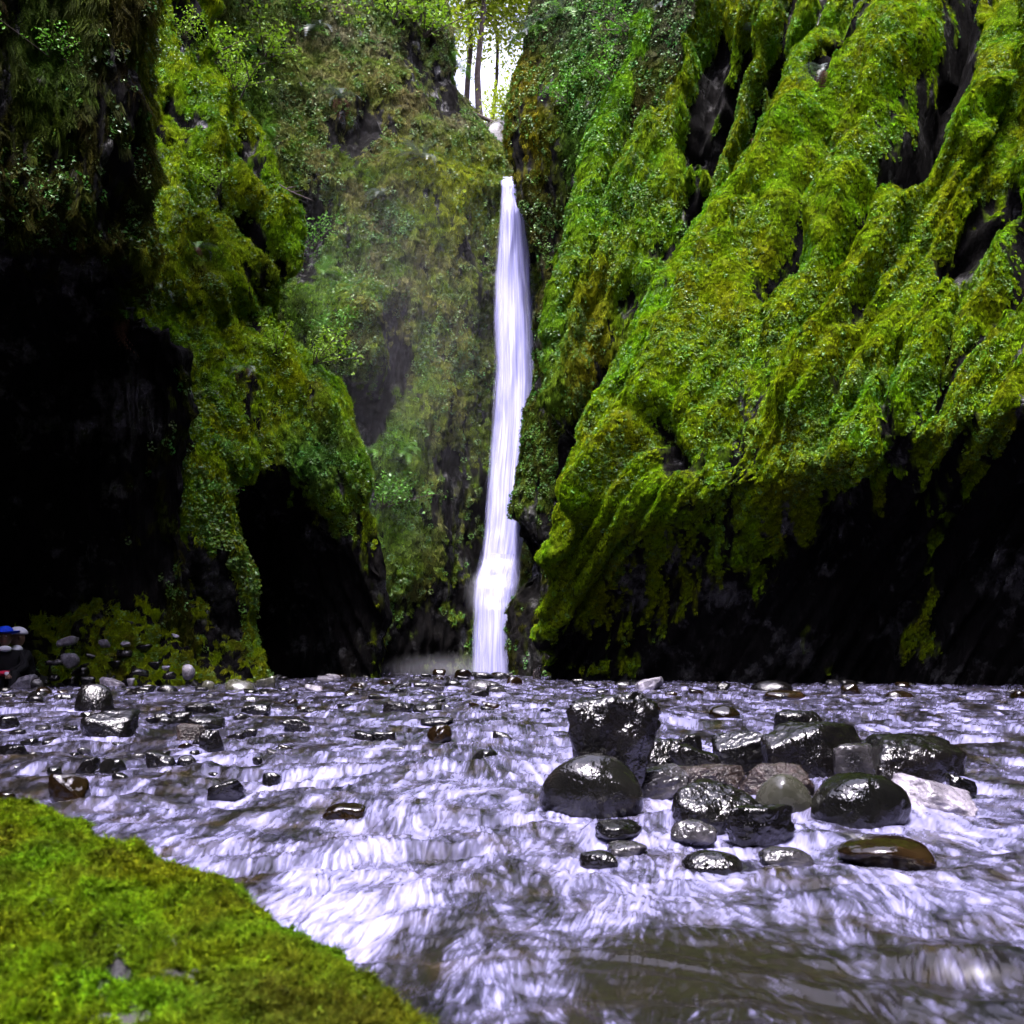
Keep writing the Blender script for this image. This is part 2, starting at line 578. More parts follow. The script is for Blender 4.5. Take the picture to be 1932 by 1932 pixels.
# ---- right main wall
R1S = [(-1500, 2200, 22.5), (-400, 1800, 20.4), (0, 1622, 18.9), (83, 1532, 18.6), (150, 1492, 18.3), (200, 1478, 18.1), (300, 1425, 17.8), (380, 1375, 17.5),
       (430, 1335, 17.3), (540, 1265, 17.0), (640, 1203, 16.7), (800, 1125, 16.3), (960, 1062, 16.2), (1080, 1036, 16.6), (1130, 1030, 17.1), (1200, 1032, 17.8), (1290, 1034, 18.3), (1345, 1034, 18.3)]
R1R = [(-1500, 20.0), (-400, 18.0), (0, 16.0), (400, 13.8), (640, 12.5), (770, 12.0), (840, 12.7), (920, 13.5), (1010, 14.0), (1296, 14.1), (1345, 14.1)]
def build_R1():
    rows = []
    # y on the left edge, y on the right edge of each control row: rows follow the overhang's lip
    for yl, yr in [(-1500, -1500), (-900, -900), (-400, -400), (-150, -150), (0, 0), (90, 60), (200, 140), (300, 230), (400, 320), (520, 420), (640, 520), (760, 600), (880, 670), (980, 720), (1060, 765),  # top rows raised out of frame to narrow the sky opening
                   (1120, 850), (1180, 960), (1240, 1130), (1292, 1296), (1345, 1345)]:
        xs, ds = interp(R1S, yl)
        dr, = interp(R1R, yr)
        r = [(xs + 28, yl, ds + 3.0)]
        for t in (0, .06, .2, .4, .6, .8, 1.0):
            y = yl + (yr - yl) * t ** 0.8
            x = xs + (1935 - xs) * t
            d = ds + (dr - ds) * t - 0.7 * math.sin(math.pi * min(1, t * 1.1)) * (0.6 if yl > 1060 else 1.0)
            r.append((x, y, d))
        zr = P(1935, yr, dr)[2]
        r += [('w', 8.6, 8.6, zr), ('w', 9.6, 1.0, zr), ('w', 9.5, -11.0, zr), ('w', 6.0, -18.0, zr), ('w', -1.5, -21.0, zr)]  # unseen closure behind the camera, added to block sky light
        rows.append(r)
    return rows_px(rows)
R1_LIP = [(1000, 1110), (1044, 1090), (1110, 1065), (1177, 1050), (1260, 1045), (1288, 1010), (1421, 950), (1475, 895), (1555, 905), (1608, 880), (1655, 865), (1671, 820), (1721, 820), (1788, 812),
          (1855, 790), (1905, 730), (1940, 705), (2200, 650)]
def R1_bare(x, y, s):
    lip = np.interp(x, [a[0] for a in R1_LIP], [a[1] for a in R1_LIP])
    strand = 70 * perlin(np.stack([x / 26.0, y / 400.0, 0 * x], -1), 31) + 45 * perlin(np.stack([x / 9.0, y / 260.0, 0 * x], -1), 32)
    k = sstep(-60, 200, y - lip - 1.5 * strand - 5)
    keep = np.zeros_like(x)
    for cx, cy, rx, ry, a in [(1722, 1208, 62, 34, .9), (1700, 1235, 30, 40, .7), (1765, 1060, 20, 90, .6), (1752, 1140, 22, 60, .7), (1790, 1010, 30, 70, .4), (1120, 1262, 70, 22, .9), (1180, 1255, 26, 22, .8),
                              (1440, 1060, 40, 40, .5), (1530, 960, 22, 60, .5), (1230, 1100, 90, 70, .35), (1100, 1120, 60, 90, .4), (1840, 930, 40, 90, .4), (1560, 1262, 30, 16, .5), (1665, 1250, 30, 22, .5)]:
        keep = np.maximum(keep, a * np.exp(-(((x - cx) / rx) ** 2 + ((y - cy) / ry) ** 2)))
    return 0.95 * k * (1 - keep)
def R1_tint(x, y, s, sd):
    a, b, c = NZ(s, 0.8, sd + 20), NZ(s, 2.2, sd + 21), NZ(s, 5.0, sd + 24)
    low = sstep(650, 1000, y)
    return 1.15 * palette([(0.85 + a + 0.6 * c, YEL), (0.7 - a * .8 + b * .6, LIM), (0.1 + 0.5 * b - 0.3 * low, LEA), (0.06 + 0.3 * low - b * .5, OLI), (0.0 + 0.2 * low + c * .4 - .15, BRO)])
def R1_leaf(x, y, p):
    a = fbm(p * 0.9, 3, 77)
    return np.clip(0.09 + 0.36 * a + 0.12 * sstep(500, 800, y) - 0.25 * sstep(850, 1000, y), 0.015, 0.55)
G = -1.0
R1_CARVE = [
    ([(1830, -300), (1821, 0), (1808, 100), (1765, 173), (1731, 240), (1690, 312)], 34, -1.5, 1.1),
    ([(1765, 173), (1755, 250), (1700, 290)], 24, -0.9, 0.9),
    ([(1690, 312), (1655, 360), (1628, 417), (1581, 493)], 17, -1.1, 0.95),
    ([(1581, 493), (1561, 547), (1521, 600)], 12, -0.7, 0.7),
    ([(1571, 260), (1548, 317), (1505, 417), (1475, 483), (1428, 540)], 13, -0.9, 0.85),
    ([(1435, 393), (1381, 473), (1340, 520)], 9, -0.6, 0.6),
    ([(1905, 360), (1855, 433), (1798, 483)], 24, -0.9, 1.0),
    ([(1940, 420), (1925, 470), (1915, 560)], 15, -0.6, 0.8),
    ([(1590, 30), (1570, 90), (1545, 130)], 13, -0.7, 0.8),
    ([(1700, 640), (1672, 720), (1668, 830)], 10, -0.5, 0.55),
    ([(1250, 800), (1262, 870)], 22, -0.5, 0.6),
    ([(1640, 680), (1600, 760)], 10, -0.35, 0.4),
    ([(1870, 60), (1850, 180), (1800, 300)], 30, 0.55, -0.2),
    ([(1700, 60), (1640, 240), (1540, 430)], 30, 0.5, -0.2),
    ([(1530, 240), (1470, 370), (1380, 520), (1250, 720), (1120, 950)], 26, 0.5, -0.2),
    ([(1690, 420), (1600, 600), (1500, 760)], 40, 0.5, -0.2),
    ([(1600, 1000), (1640, 1250)], 60, -0.6, 0.2),
    ([(1640, 560), (1580, 700), (1540, 850)], 14, -0.35, 0.35),
    ([(1380, 640), (1330, 760), (1300, 880)], 11, -0.3, 0.35),
    ([(1450, 600), (1400, 700), (1350, 860)], 12, -0.3, 0.3),
    ([(1830, 520), (1790, 640), (1770, 760)], 14, -0.4, 0.4),
]
cliffs = {}
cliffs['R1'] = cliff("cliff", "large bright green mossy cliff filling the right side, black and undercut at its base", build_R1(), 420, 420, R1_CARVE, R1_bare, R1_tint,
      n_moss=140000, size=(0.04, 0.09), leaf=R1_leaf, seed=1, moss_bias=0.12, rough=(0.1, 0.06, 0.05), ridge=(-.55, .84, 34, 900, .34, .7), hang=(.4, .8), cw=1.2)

# ---- right middle wall with hanging ropes of moss
R2S = [(-400, 1430, 23.6), (0, 1255, 22.5), (60, 1215, 22.3), (100, 1195, 22.2), (170, 1165, 22), (250, 1130, 21.7), (340, 1100, 21.4), (420, 1085, 21.1), (500, 1060, 20.8), (560, 1040, 20.7),
       (640, 1022, 20.6), (700, 1012, 20.5), (780, 1030, 20.5), (900, 1045, 20.4), (1000, 1040, 20.3), (1290, 1038, 20.3), (1345, 1038, 20.3)]
def build_R2():
    rows = []
    for y in (-400, -150, 0, 60, 100, 170, 250, 340, 420, 500, 560, 640, 700, 780, 900, 1000, 1150, 1290, 1345):
        xs, ds = interp(R2S, y)
        xs += 15
        r = [(xs + 22, y, ds + 2.5)]
        for t in (0, .08, .25, .5, .75, 1.0):
            r.append((xs + 460 * t, y, ds + (20.3 - ds) * t - 0.3 * math.sin(math.pi * t)))
        rows.append(r)
    return rows_px(rows)
R2_ROPES = [([(1440, -120), (1423, 0), (1391, 60), (1361, 160), (1331, 250), (1325, 340)], 9), ([(1445, 0), (1439, 60), (1435, 120), (1407, 160), (1395, 220), (1375, 300), (1345, 390)], 11),
            ([(1330, -100), (1321, 20), (1305, 80), (1303, 124), (1295, 180), (1287, 250)], 7), ([(1360, -60), (1345, 20), (1325, 80), (1311, 120)], 7), ([(1490, -100), (1470, 20), (1450, 70)], 12),
            ([(1530, -60), (1520, 40), (1488, 90), (1470, 150)], 12), ([(1423, 40), (1425, 90)], 4), ([(1445, 150), (1450, 210)], 4), ([(1300, 330), (1310, 300), (1318, 290)], 6)]
R2_CARVE = [([(1350, 60), (1335, 180), (1318, 260)], 22, -0.9, 1.1), ([(1400, 80), (1385, 150), (1365, 230), (1350, 300)], 17, -0.9, 1.1), ([(1470, 110), (1450, 200), (1410, 330)], 22, -0.9, 0.9),
            ([(1310, 280), (1320, 400)], 16, -0.6, 0.8), ([(1540, 80), (1500, 140)], 16, -0.6, 0.8), ([(1290, 400), (1260, 470)], 30, -0.4, 0.3),
            ([(1150, 700), (1110, 820), (1085, 930)], 26, -0.8, 0.8), ([(1190, 560), (1180, 640)], 30, -0.5, 0.45), ([(1060, 850), (1060, 1250)], 40, -0.4, 0.7)]
R2_CARVE += [(p, w_, 0.5, -1.0) for p, w_ in R2_ROPES]
R2_CARVE += [([(1240, 30), (1170, 180), (1100, 360), (1070, 480), (1030, 620)], 22, 0.3, -0.3), ([(1100, 500), (1085, 620), (1078, 800)], 12, 0.35, -0.35), ([(1220, 250), (1170, 380)], 24, 0.3, -0.2)]
def R2_tint(x, y, s, sd):
    a, b = NZ(s, 0.8, sd + 20), NZ(s, 2.2, sd + 21)
    xs = np.interp(y, [r[0] for r in R2S], [r[1] for r in R2S])
    edge = np.exp(-((x - xs - 15) / 40.0) ** 2)
    ora = np.exp(-(((x - 1105) / 40.0) ** 2 + ((y - 640) / 170.0) ** 2))
    low = sstep(480, 800, y)
    return palette([(0.45 + a - 0.3 * low, YEL), (0.35 - a * .6 + 1.3 * edge * (1 - low), LIM), (0.15 + 0.9 * edge + b * .3, LEA), (0.10 + 0.9 * low - b * .4, OLI), (1.3 * ora + b * .3, ORA), (0.5 * low + 0.3 * b, BRO)])
cliffs['R2'] = cliff("cliff", "mossy cliff face with hanging ropes of moss over black rock, behind the large right cliff", build_R2(), 330, 300, R2_CARVE, None, R2_tint,
      n_moss=56000, size=(0.06, 0.14), leaf=lambda x, y, p: np.clip(0.2 + 0.4 * fbm(p * .9, 3, 79), 0.03, .6), seed=2, moss_bias=0.08, rough=(0.14, 0.08, 0.05), ridge=(-.34, .94, 30, 300, .2, .6), hang=(.7, 1.3))

# ---- pillar right of the falls
R3S = [(-400, 1060, 26), (-100, 1025, 25.5), (0, 1006, 25.2), (60, 990, 25), (110, 975, 24.7), (150, 959, 24.4), (280, 955, 24), (345, 968, 23.9), (440, 985, 23.8), (520, 1000, 23.6), (600, 1005, 23.5), (660, 1007, 23.3),
       (730, 995, 23.1), (775, 978, 23), (850, 974, 22.9), (920, 960, 22.8), (980, 950, 22.7), (1020, 952, 22.7), (1045, 965, 22.9), (1075, 967, 22.9), (1110, 955, 22.7), (1160, 945, 22.4), (1200, 940, 22.2), (1275, 946, 22), (1345, 946, 22)]
def build_R3():
    rows = []
    for y in (-400, -200, -60, 0, 60, 110, 150, 210, 280, 345, 440, 520, 600, 660, 730, 775, 850, 920, 980, 1018, 1045, 1075, 1110, 1160, 1200, 1275, 1345):
        xs, ds = interp(R3S, y)
        xs += 12 if y > 345 else (4 if y > 200 else 11)
        r = [(xs + 16, y, ds + 3.5), (xs + 4, y, ds + 1.2)]
        for t in (0, .12, .4, .7, 1.0):
            r.append((xs + 300 * t, y, ds + (21.3 - ds) * t - 0.4 * math.sin(math.pi * t)))
        rows.append(r)
    return rows_px(rows)
def R3_tint(x, y, s, sd):
    a, b = NZ(s, 0.8, sd + 20), NZ(s, 2.2, sd + 21)
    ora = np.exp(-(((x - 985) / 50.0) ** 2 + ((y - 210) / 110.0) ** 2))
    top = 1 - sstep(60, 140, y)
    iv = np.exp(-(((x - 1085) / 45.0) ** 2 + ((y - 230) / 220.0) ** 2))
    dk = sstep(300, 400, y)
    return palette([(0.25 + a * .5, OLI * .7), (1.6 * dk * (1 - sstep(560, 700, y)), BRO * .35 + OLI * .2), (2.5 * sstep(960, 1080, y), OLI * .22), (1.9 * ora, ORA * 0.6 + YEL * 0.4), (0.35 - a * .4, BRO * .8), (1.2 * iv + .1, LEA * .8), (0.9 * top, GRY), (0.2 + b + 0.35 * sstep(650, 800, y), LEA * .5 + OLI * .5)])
R3_CARVE = [([(985, 1020), (985, 1300)], 60, 0, 0.08), ([(1010, 300), (1020, 420), (1025, 520)], 28, -0.3, 0.2), ([(965, 1000), (985, 1050), (990, 1100)], 18, -0.4, 0.5), ([(1000, 560), (1005, 640)], 12, -0.1, 0.4), ([(985, 1120), (975, 1270)], 30, -0.1, 0.25)]
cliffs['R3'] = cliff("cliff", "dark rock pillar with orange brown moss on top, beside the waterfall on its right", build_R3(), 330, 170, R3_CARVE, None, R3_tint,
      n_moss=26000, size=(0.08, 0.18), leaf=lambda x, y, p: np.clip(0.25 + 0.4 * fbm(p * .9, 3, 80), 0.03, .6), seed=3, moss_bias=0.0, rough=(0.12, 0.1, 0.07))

# ---- back wall with the lip of the falls
def build_L3():
    X = [
        ([300, 380, 460, 540, 620, 690, 730, 760], [-400] * 8, [27, 28, 29, 30, 31, 32, 33, 34]),
        ([315, 400, 490, 580, 660, 730, 775, 805], [-150] * 8, [26.2, 27.2, 28, 29, 30, 30.8, 31.5, 32.4]),
        ([330, 430, 530, 620, 700, 770, 810, 835], [0] * 8, [25.5, 26.5, 27.2, 28, 28.8, 29.5, 30, 30.8]),
        ([330, 440, 550, 650, 740, 810, 850, 870], [110] * 8, [25, 26, 26.7, 27.3, 28, 28.7, 29.3, 30]),
        ([330, 450, 570, 680, 775, 842, 882, 905], [215] * 8, [24.8, 25.6, 26.3, 26.8, 27.4, 28.2, 28.8, 29.5]),
        ([330, 450, 580, 700, 800, 872, 915, 945], [275, 275, 275, 280, 292, 318, 322, 318], [24.6, 25.3, 26, 26.4, 27.0, 28.3, 28.9, 29.2]),
        ([330, 450, 580, 700, 802, 868, 916, 960], [285, 285, 285, 287, 298, 326, 340, 345], [24.5, 25.2, 25.9, 26.2, 26.5, 27.2, 28, 28.2]),
        ([330, 450, 580, 700, 805, 865, 915, 1000], [297, 297, 297, 297, 300, 322, 335, 339], [24.5, 25.2, 25.8, 26.1, 26.2, 26.4, 26.6, 26.7]),
        ([330, 450, 580, 700, 805, 870, 925, 1020], [345, 345, 345, 345, 345, 352, 358, 360], [24.4, 25.1, 25.7, 25.9, 26.0, 26.2, 26.6, 26.8]),
        ([330, 450, 580, 700, 800, 880, 940, 1040], [450] * 8, [24.4, 25.1, 25.6, 25.8, 26, 26.3, 26.9, 27.1]),
        ([330, 450, 580, 700, 800, 880, 940, 1040], [600] * 8, [24.2, 24.9, 25.3, 25.4, 25.9, 26.4, 27.0, 27.1]),
        ([330, 450, 580, 700, 800, 880, 940, 1040], [800] * 8, [24.2, 24.8, 25.1, 25.2, 25.7, 26.4, 27.0, 27.1]),
        ([330, 450, 580, 700, 800, 880, 940, 1040], [1000] * 8, [24, 24.6, 24.9, 25.1, 25.6, 26.4, 27.0, 27.1]),
        ([330, 450, 580, 700, 800, 880, 940, 1040], [1150] * 8, [24, 24.6, 24.8, 25.0, 25.6, 26.4, 26.9, 27.1]),
        ([330, 450, 580, 700, 800, 880, 940, 1040], [1272] * 8, [24, 24.8, 25.2, 25.4, 25.9, 26.5, 26.9, 27.1]),
        ([330, 450, 580, 700, 800, 880, 940, 1040], [1330] * 8, [24, 24.8, 25.2, 25.4, 25.9, 26.5, 26.9, 27.1]),
    ]
    rows = []
    for i, (xs, ys, ds) in enumerate(X):
        r = list(zip(xs, ys, ds))
        if i <= 5:
            r.append((xs[-1] - 12, ys[-1], ds[-1] + 4))
        else:
            r.append((xs[-1] + 60, ys[-1], ds[-1] + 1.0))
        rows.append(r)
    return rows_px(rows)
def L3_tint(x, y, s, sd):
    a, b = NZ(s, 0.5, sd + 20), NZ(s, 1.4, sd + 21)
    lip = np.exp(-(((x - 855) / 55.0) ** 2 + ((y - 360) / 55.0) ** 2))
    right = sstep(760, 900, x) * sstep(330, 420, y)
    grn = np.exp(-(((x - 600) / 60.0) ** 2 + ((y - 560) / 130.0) ** 2)) + np.exp(-(((x - 740) / 60.0) ** 2 + ((y - 930) / 160.0) ** 2)) + .8 * np.exp(-(((x - 470) / 60.0) ** 2 + ((y - 160) / 120.0) ** 2))
    up = 1 - sstep(200, 300, y)
    gold = np.exp(-(((x - 720) / 90.0) ** 2 + ((y - 200) / 60.0) ** 2))
    return palette([(0.5 + a, OLI * 1.9), (7.0 * lip + 0.5 * right + .15, YEL * 1.1), (2.0 * grn + .18 + b * .6, LIM * .6 + LEA * .4), (0.2 - a * .5, BRO * 1.6), (0.3 + 0.4 * up - b * .4, GRY * 1.7), (0.8 * gold, ORA * .7), (0.25 + b, LEA * .7), (1.6 * np.exp(-((x - 912) / 26.0) ** 2) * sstep(380, 460, y), LEA * .35 + OLI * .15), (1.5 * sstep(1080, 1200, y), LEA * .3 + BRO * .3)])
L3_CARVE = [([(670, 600), (680, 690)], 60, 0.9, -0.2), ([(740, 600), (755, 700), (700, 760)], 22, -0.6, 0.5), ([(790, 80), (830, 130), (860, 180)], 34, -0.7, 0.4), ([(700, 210), (660, 260)], 26, -0.4, 0.5),
            ([(900, 420), (905, 700), (890, 1000)], 30, 0, 0.2), ([(850, 900), (870, 1100)], 40, 0, 0.3), ([(650, 760), (700, 790)], 34, -0.3, 0.6), ([(590, 400), (560, 480)], 36, -0.5, 0.4), ([(800, 1220), (700, 1260)], 60, 0, 0.5)]
cliffs['L3'] = cliff("cliff", "high mossy back wall behind and left of the waterfall, with its bright green lip", build_L3(), 330, 330, L3_CARVE, None, L3_tint,
      n_moss=60000, size=(0.08, 0.18), leaf=lambda x, y, p: np.clip(0.15 + 0.35 * fbm(p * .7, 3, 81), 0.03, .45), seed=4, moss_bias=0.08, rough=(0.3, 0.12, 0.06), grass=0.06)

# ---- left middle buttress
L2T = [(-400, 440, 23.0, 20.4), (0, 402, 21.8, 19.4), (100, 392, 21.4, 19.0), (135, 405, 21.2, 18.9), (170, 432, 21.0, 18.7), (270, 498, 20.6, 18.3), (400, 540, 19.9, 17.7), (480, 560, 19.5, 17.3), (545, 552, 19.6, 17.2),
       (590, 540, 20.0, 17.1), (640, 552, 19.6, 16.9), (740, 640, 19.2, 16.7), (820, 662, 19.0, 16.6), (900, 682, 18.9, 16.6), (960, 698, 18.9, 17.2), (1020, 712, 18.9, 17.6), (1090, 731, 19.1, 17.9), (1180, 726, 19.6, 18.2), (1290, 705, 19.9, 18.2), (1345, 700, 19.9, 18.2)]
def build_L2():
    rows = []
    for y in (-400, -150, 0, 100, 135, 170, 270, 340, 400, 480, 545, 590, 640, 740, 820, 880, 940, 1000, 1090, 1180, 1290, 1345):
        xs, ds, da = interp(L2T, y)
        r = []
        cave = float(sstep(890, 1010, np.array(y)))
        for t in (0, .25, .5, .75, .92, 1.0):
            d = da + (ds - da) * t + cave * {0: .5, .25: 1.6, .5: 2.4, .75: 1.6, .92: .4, 1.0: 0}[t] - 0.35 * math.sin(math.pi * t)
            r.append((190 + (xs - 190) * t, y, d))
        r.append((xs - 4, y, ds + 1.2)); r.append((xs - 20, y, ds + 4.5))
        rows.append(r)
    return rows_px(rows)
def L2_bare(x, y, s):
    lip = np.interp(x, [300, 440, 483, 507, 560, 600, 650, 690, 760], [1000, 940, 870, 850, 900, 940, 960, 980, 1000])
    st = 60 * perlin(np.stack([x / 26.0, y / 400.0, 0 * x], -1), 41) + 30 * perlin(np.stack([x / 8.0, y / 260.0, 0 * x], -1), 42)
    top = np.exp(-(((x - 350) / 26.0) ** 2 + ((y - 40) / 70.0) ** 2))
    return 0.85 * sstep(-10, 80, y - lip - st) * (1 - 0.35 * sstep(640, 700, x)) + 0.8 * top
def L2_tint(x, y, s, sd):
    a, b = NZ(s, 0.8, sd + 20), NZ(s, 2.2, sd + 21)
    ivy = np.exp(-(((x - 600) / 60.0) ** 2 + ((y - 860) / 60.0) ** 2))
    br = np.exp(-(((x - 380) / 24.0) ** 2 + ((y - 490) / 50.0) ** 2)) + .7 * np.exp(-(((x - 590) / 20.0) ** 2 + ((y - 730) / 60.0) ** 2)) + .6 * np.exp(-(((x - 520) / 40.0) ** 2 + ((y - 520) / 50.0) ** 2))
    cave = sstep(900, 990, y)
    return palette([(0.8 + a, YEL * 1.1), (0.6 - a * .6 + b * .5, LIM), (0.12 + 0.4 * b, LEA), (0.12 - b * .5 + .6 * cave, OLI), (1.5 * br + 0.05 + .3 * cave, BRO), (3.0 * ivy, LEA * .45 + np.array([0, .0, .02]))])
L2_CARVE = [([(330, 173), (360, 227), (390, 253)], 13, -0.6, 0.75), ([(290, 217), (322, 270)], 15, -0.5, 0.7), ([(360, 360), (377, 390)], 12, -0.4, 0.6), ([(417, 300), (432, 333)], 10, -0.4, 0.5),
            ([(467, 417), (533, 500), (548, 567), (540, 600)], 13, -0.6, 0.75), ([(365, 0), (385, 100)], 10, 0.2, 0.3), ([(400, 330), (450, 410), (500, 470)], 10, -0.4, 0.5), ([(300, 640), (330, 700)], 16, -0.3, 0.3),
            ([(380, 250), (440, 350), (520, 420)], 24, 0.4, -0.15), ([(400, 560), (500, 680), (600, 760)], 40, 0.4, -0.15), ([(280, 360), (340, 420)], 30, 0.3, -0.15), ([(470, 930), (500, 1000)], 22, -0.4, 0.5),
            ([(440, 200), (480, 290), (505, 380)], 12, -0.3, 0.3)]
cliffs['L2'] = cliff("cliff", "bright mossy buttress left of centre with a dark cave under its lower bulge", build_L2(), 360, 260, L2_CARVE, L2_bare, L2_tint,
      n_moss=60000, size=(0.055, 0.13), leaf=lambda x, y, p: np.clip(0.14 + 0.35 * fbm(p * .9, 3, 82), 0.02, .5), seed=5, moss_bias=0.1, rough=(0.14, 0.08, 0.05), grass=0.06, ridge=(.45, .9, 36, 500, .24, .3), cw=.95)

# ---- low moss tongue in front of the cave
L1BT = [(760, 400, 17.4), (850, 412, 17.0), (930, 424, 16.9), (990, 436, 16.9), (1040, 457, 16.9), (1080, 469, 17.0), (1170, 468, 17.2), (1210, 475, 17.2), (1250, 488, 17.1), (1290, 505, 17.0), (1345, 515, 17)]
def build_L1B():
    rows = []
    for y in (760, 850, 930, 990, 1040, 1080, 1125, 1170, 1210, 1250, 1290, 1345):
        xs, ds = interp(L1BT, y)
        und = 0.6 * float(sstep(1050, 1130, np.array(y)))
        r = [(250 + (xs - 250) * t, y, ds + (16.3 - ds) * (1 - t) - 0.4 * math.sin(math.pi * t) + und * math.sin(math.pi * t)) for t in (0, .35, .7, .93, 1.0)]
        r += [(xs - 3, y, ds + .8), (xs - 14, y, ds + 3)]
        rows.append(r)
    return rows_px(rows)
def L1B_bare(x, y, s):
    st = 50 * perlin(np.stack([x / 22.0, y / 400.0, 0 * x], -1), 51)
    lip = np.interp(x, [300, 340, 380, 420, 450, 465], [1000, 1000, 1020, 1040, 1090, 1120])
    edge = np.interp(y, [r[0] for r in L1BT], [r[1] for r in L1BT])
    return 0.9 * sstep(-10, 50, y - lip - st) * (1 - 0.75 * np.exp(-((x - edge + 4) / 9.0) ** 2)) * (1 - .7 * sstep(1235, 1270, y))
cliffs['L1B'] = cliff("cliff", "narrow moss tongue running down to the stream between dark left wall and cave", build_L1B(), 220, 150, [], L1B_bare, L2_tint,
      n_moss=8000, size=(0.09, 0.2), leaf=lambda x, y, p: np.clip(0.15 + 0.35 * fbm(p * .9, 3, 83) + .2 * sstep(980, 1040, y), 0.02, .5), seed=6, moss_bias=0.1, rough=(0.12, 0.1, 0.05))

# ---- left near wall
L1T = [(-1500, 300, 14.6, 13.4, 11.4), (-400, 292, 13.6, 12.5, 10.6), (0, 285, 13.2, 12.1, 10.3), (150, 278, 13.0, 12.0, 10.2), (330, 265, 12.9, 11.9, 10.2), (400, 250, 12.9, 11.9, 10.2), (470, 287, 13.0, 12.1, 10.3), (525, 278, 13.4, 12.6, 10.6),
       (562, 236, 14.3, 13.8, 11.6), (600, 256, 15.0, 14.6, 12.2), (645, 325, 15.3, 15.0, 12.6), (700, 357, 15.5, 15.1, 12.8), (830, 350, 15.7, 15.3, 13.0), (920, 345, 15.8, 15.4, 13.2), (1290, 362, 16.0, 15.8, 13.6), (1345, 362, 16, 15.8, 13.6)]
def build_L1():
    rows = []
    for y in (-1000, -700, -400, -150, 0, 150, 330, 400, 440, 470, 500, 525, 562, 600, 645, 700, 830, 920, 1050, 1180, 1290, 1345):  # topmost rows are unseen, raised to cut the sky light
        xs, ds, dm, dl = interp(L1T, y)
        z = P(-250, y, dl)[2]
        r = [('w', 1.0, -23, z), ('w', -6.5, -19, z), ('w', -9.5, -11, z), ('w', -9.4, 1.0, z), (-600, y, dl - 1.6), (-250, y, dl), (40, y, dl + (dm - dl) * .75), (xs * .72, y, dm), (xs - 8, y, ds - .25), (xs, y, ds + .3), (xs - 3, y, ds + 1.2), (xs - 16, y, ds + 4)]  # first columns: unseen walls closed behind the camera to darken reflections
        rows.append(r)
    return rows_px(rows)
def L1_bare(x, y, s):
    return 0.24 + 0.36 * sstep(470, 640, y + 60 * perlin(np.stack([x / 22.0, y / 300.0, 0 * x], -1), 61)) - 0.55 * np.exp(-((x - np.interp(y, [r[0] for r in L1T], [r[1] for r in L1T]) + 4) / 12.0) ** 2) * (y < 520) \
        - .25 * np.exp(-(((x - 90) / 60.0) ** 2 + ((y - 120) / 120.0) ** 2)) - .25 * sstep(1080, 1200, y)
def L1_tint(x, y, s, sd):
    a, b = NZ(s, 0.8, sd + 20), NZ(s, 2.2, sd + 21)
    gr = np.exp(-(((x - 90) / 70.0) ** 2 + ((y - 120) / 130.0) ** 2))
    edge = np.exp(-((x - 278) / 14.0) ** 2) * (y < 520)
    return (0.5 + .5 * np.clip(edge, 0, 1))[..., None] * palette([(0.6 + a * .8, OLI * .45), (0.06 + a * .35 + 1.2 * edge + .3 * sstep(1000, 1150, y), YEL * .8), (0.5 * gr + b * .2, LIM * .8), (0.7 - a * .5, BRO * .45), (0.1 + b * .3 + .4 * gr, LEA * .8)])  # near wall's shade painted into the moss tint, its lit rim left bright
L1_CARVE = [([(30, 620), (60, 900), (40, 1150)], 90, -0.5, 0.4), ([(200, 560), (140, 640)], 40, -0.4, 0.3)]
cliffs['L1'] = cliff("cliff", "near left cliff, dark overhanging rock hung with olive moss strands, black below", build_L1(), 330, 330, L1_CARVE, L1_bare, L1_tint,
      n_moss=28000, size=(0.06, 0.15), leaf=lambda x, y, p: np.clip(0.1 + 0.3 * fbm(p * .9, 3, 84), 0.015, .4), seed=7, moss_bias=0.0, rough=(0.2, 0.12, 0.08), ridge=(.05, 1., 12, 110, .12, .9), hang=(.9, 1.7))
#@@SPLIT@@

# ------------------------------------------------------------------ ground and stream
M_BED = mat_solid("gravel_bed", (0.03, 0.026, 0.02), 0.7, 0.3, (0.07, 0.06, 0.045), 6)
g_ = 44.0
gx = np.array([-g_, -30, -12, 12, 30, g_]); gy = np.array([-32, -24, -15, 24, 40, 58.0])
gxx, gyy = np.meshgrid(gx, gy)
gnd = link("ground", mesh_np("ground", np.stack([gxx, gyy, np.full(gxx.shape, -0.45)], -1).reshape(-1, 3), grid_faces(6, 6)), M_BED)
tag(gnd, "gravel ground under the stream", None, None, "structure")

# rocks of the stream, measured in the frame: kind, x0, x1, y0, y1, distance, material, shape, label
ROCKS = []
def R(x0, x1, y0, y1, d, mat, shape, label, group=None, sub=0.0):
    ROCKS.append((x0, x1, y0, y1, d, mat, shape, label, group, sub))
R(1074, 1236, 1304, 1500, 3.0, 'black', 'jag', "tallest black rock, jagged and top heavy, standing at the left of the stone cluster")
R(1026, 1204, 1421, 1530, 2.76, 'smooth', 'egg', "smooth dark egg shaped boulder with bright wet top, below the tall jagged rock")
R(1206, 1288, 1392, 1460, 3.5, 'black', 'block', "dark rock just right of the tall jagged rock, partly hidden behind it")
R(1280, 1322, 1385, 1425, 3.9, 'black', 'block', "small dark rock at the back of the cluster near its left end")
R(1192, 1294, 1440, 1498, 3.05, 'pale', 'slab', "pale flat topped slab shining white beside the tall jagged rock")
R(1260, 1352, 1402, 1455, 3.45, 'black', 'slab', "slanting dark slab behind the speckled stones")
R(1348, 1446, 1379, 1450, 3.7, 'black', 'block', "dark square block in the middle of the stone cluster's back row")
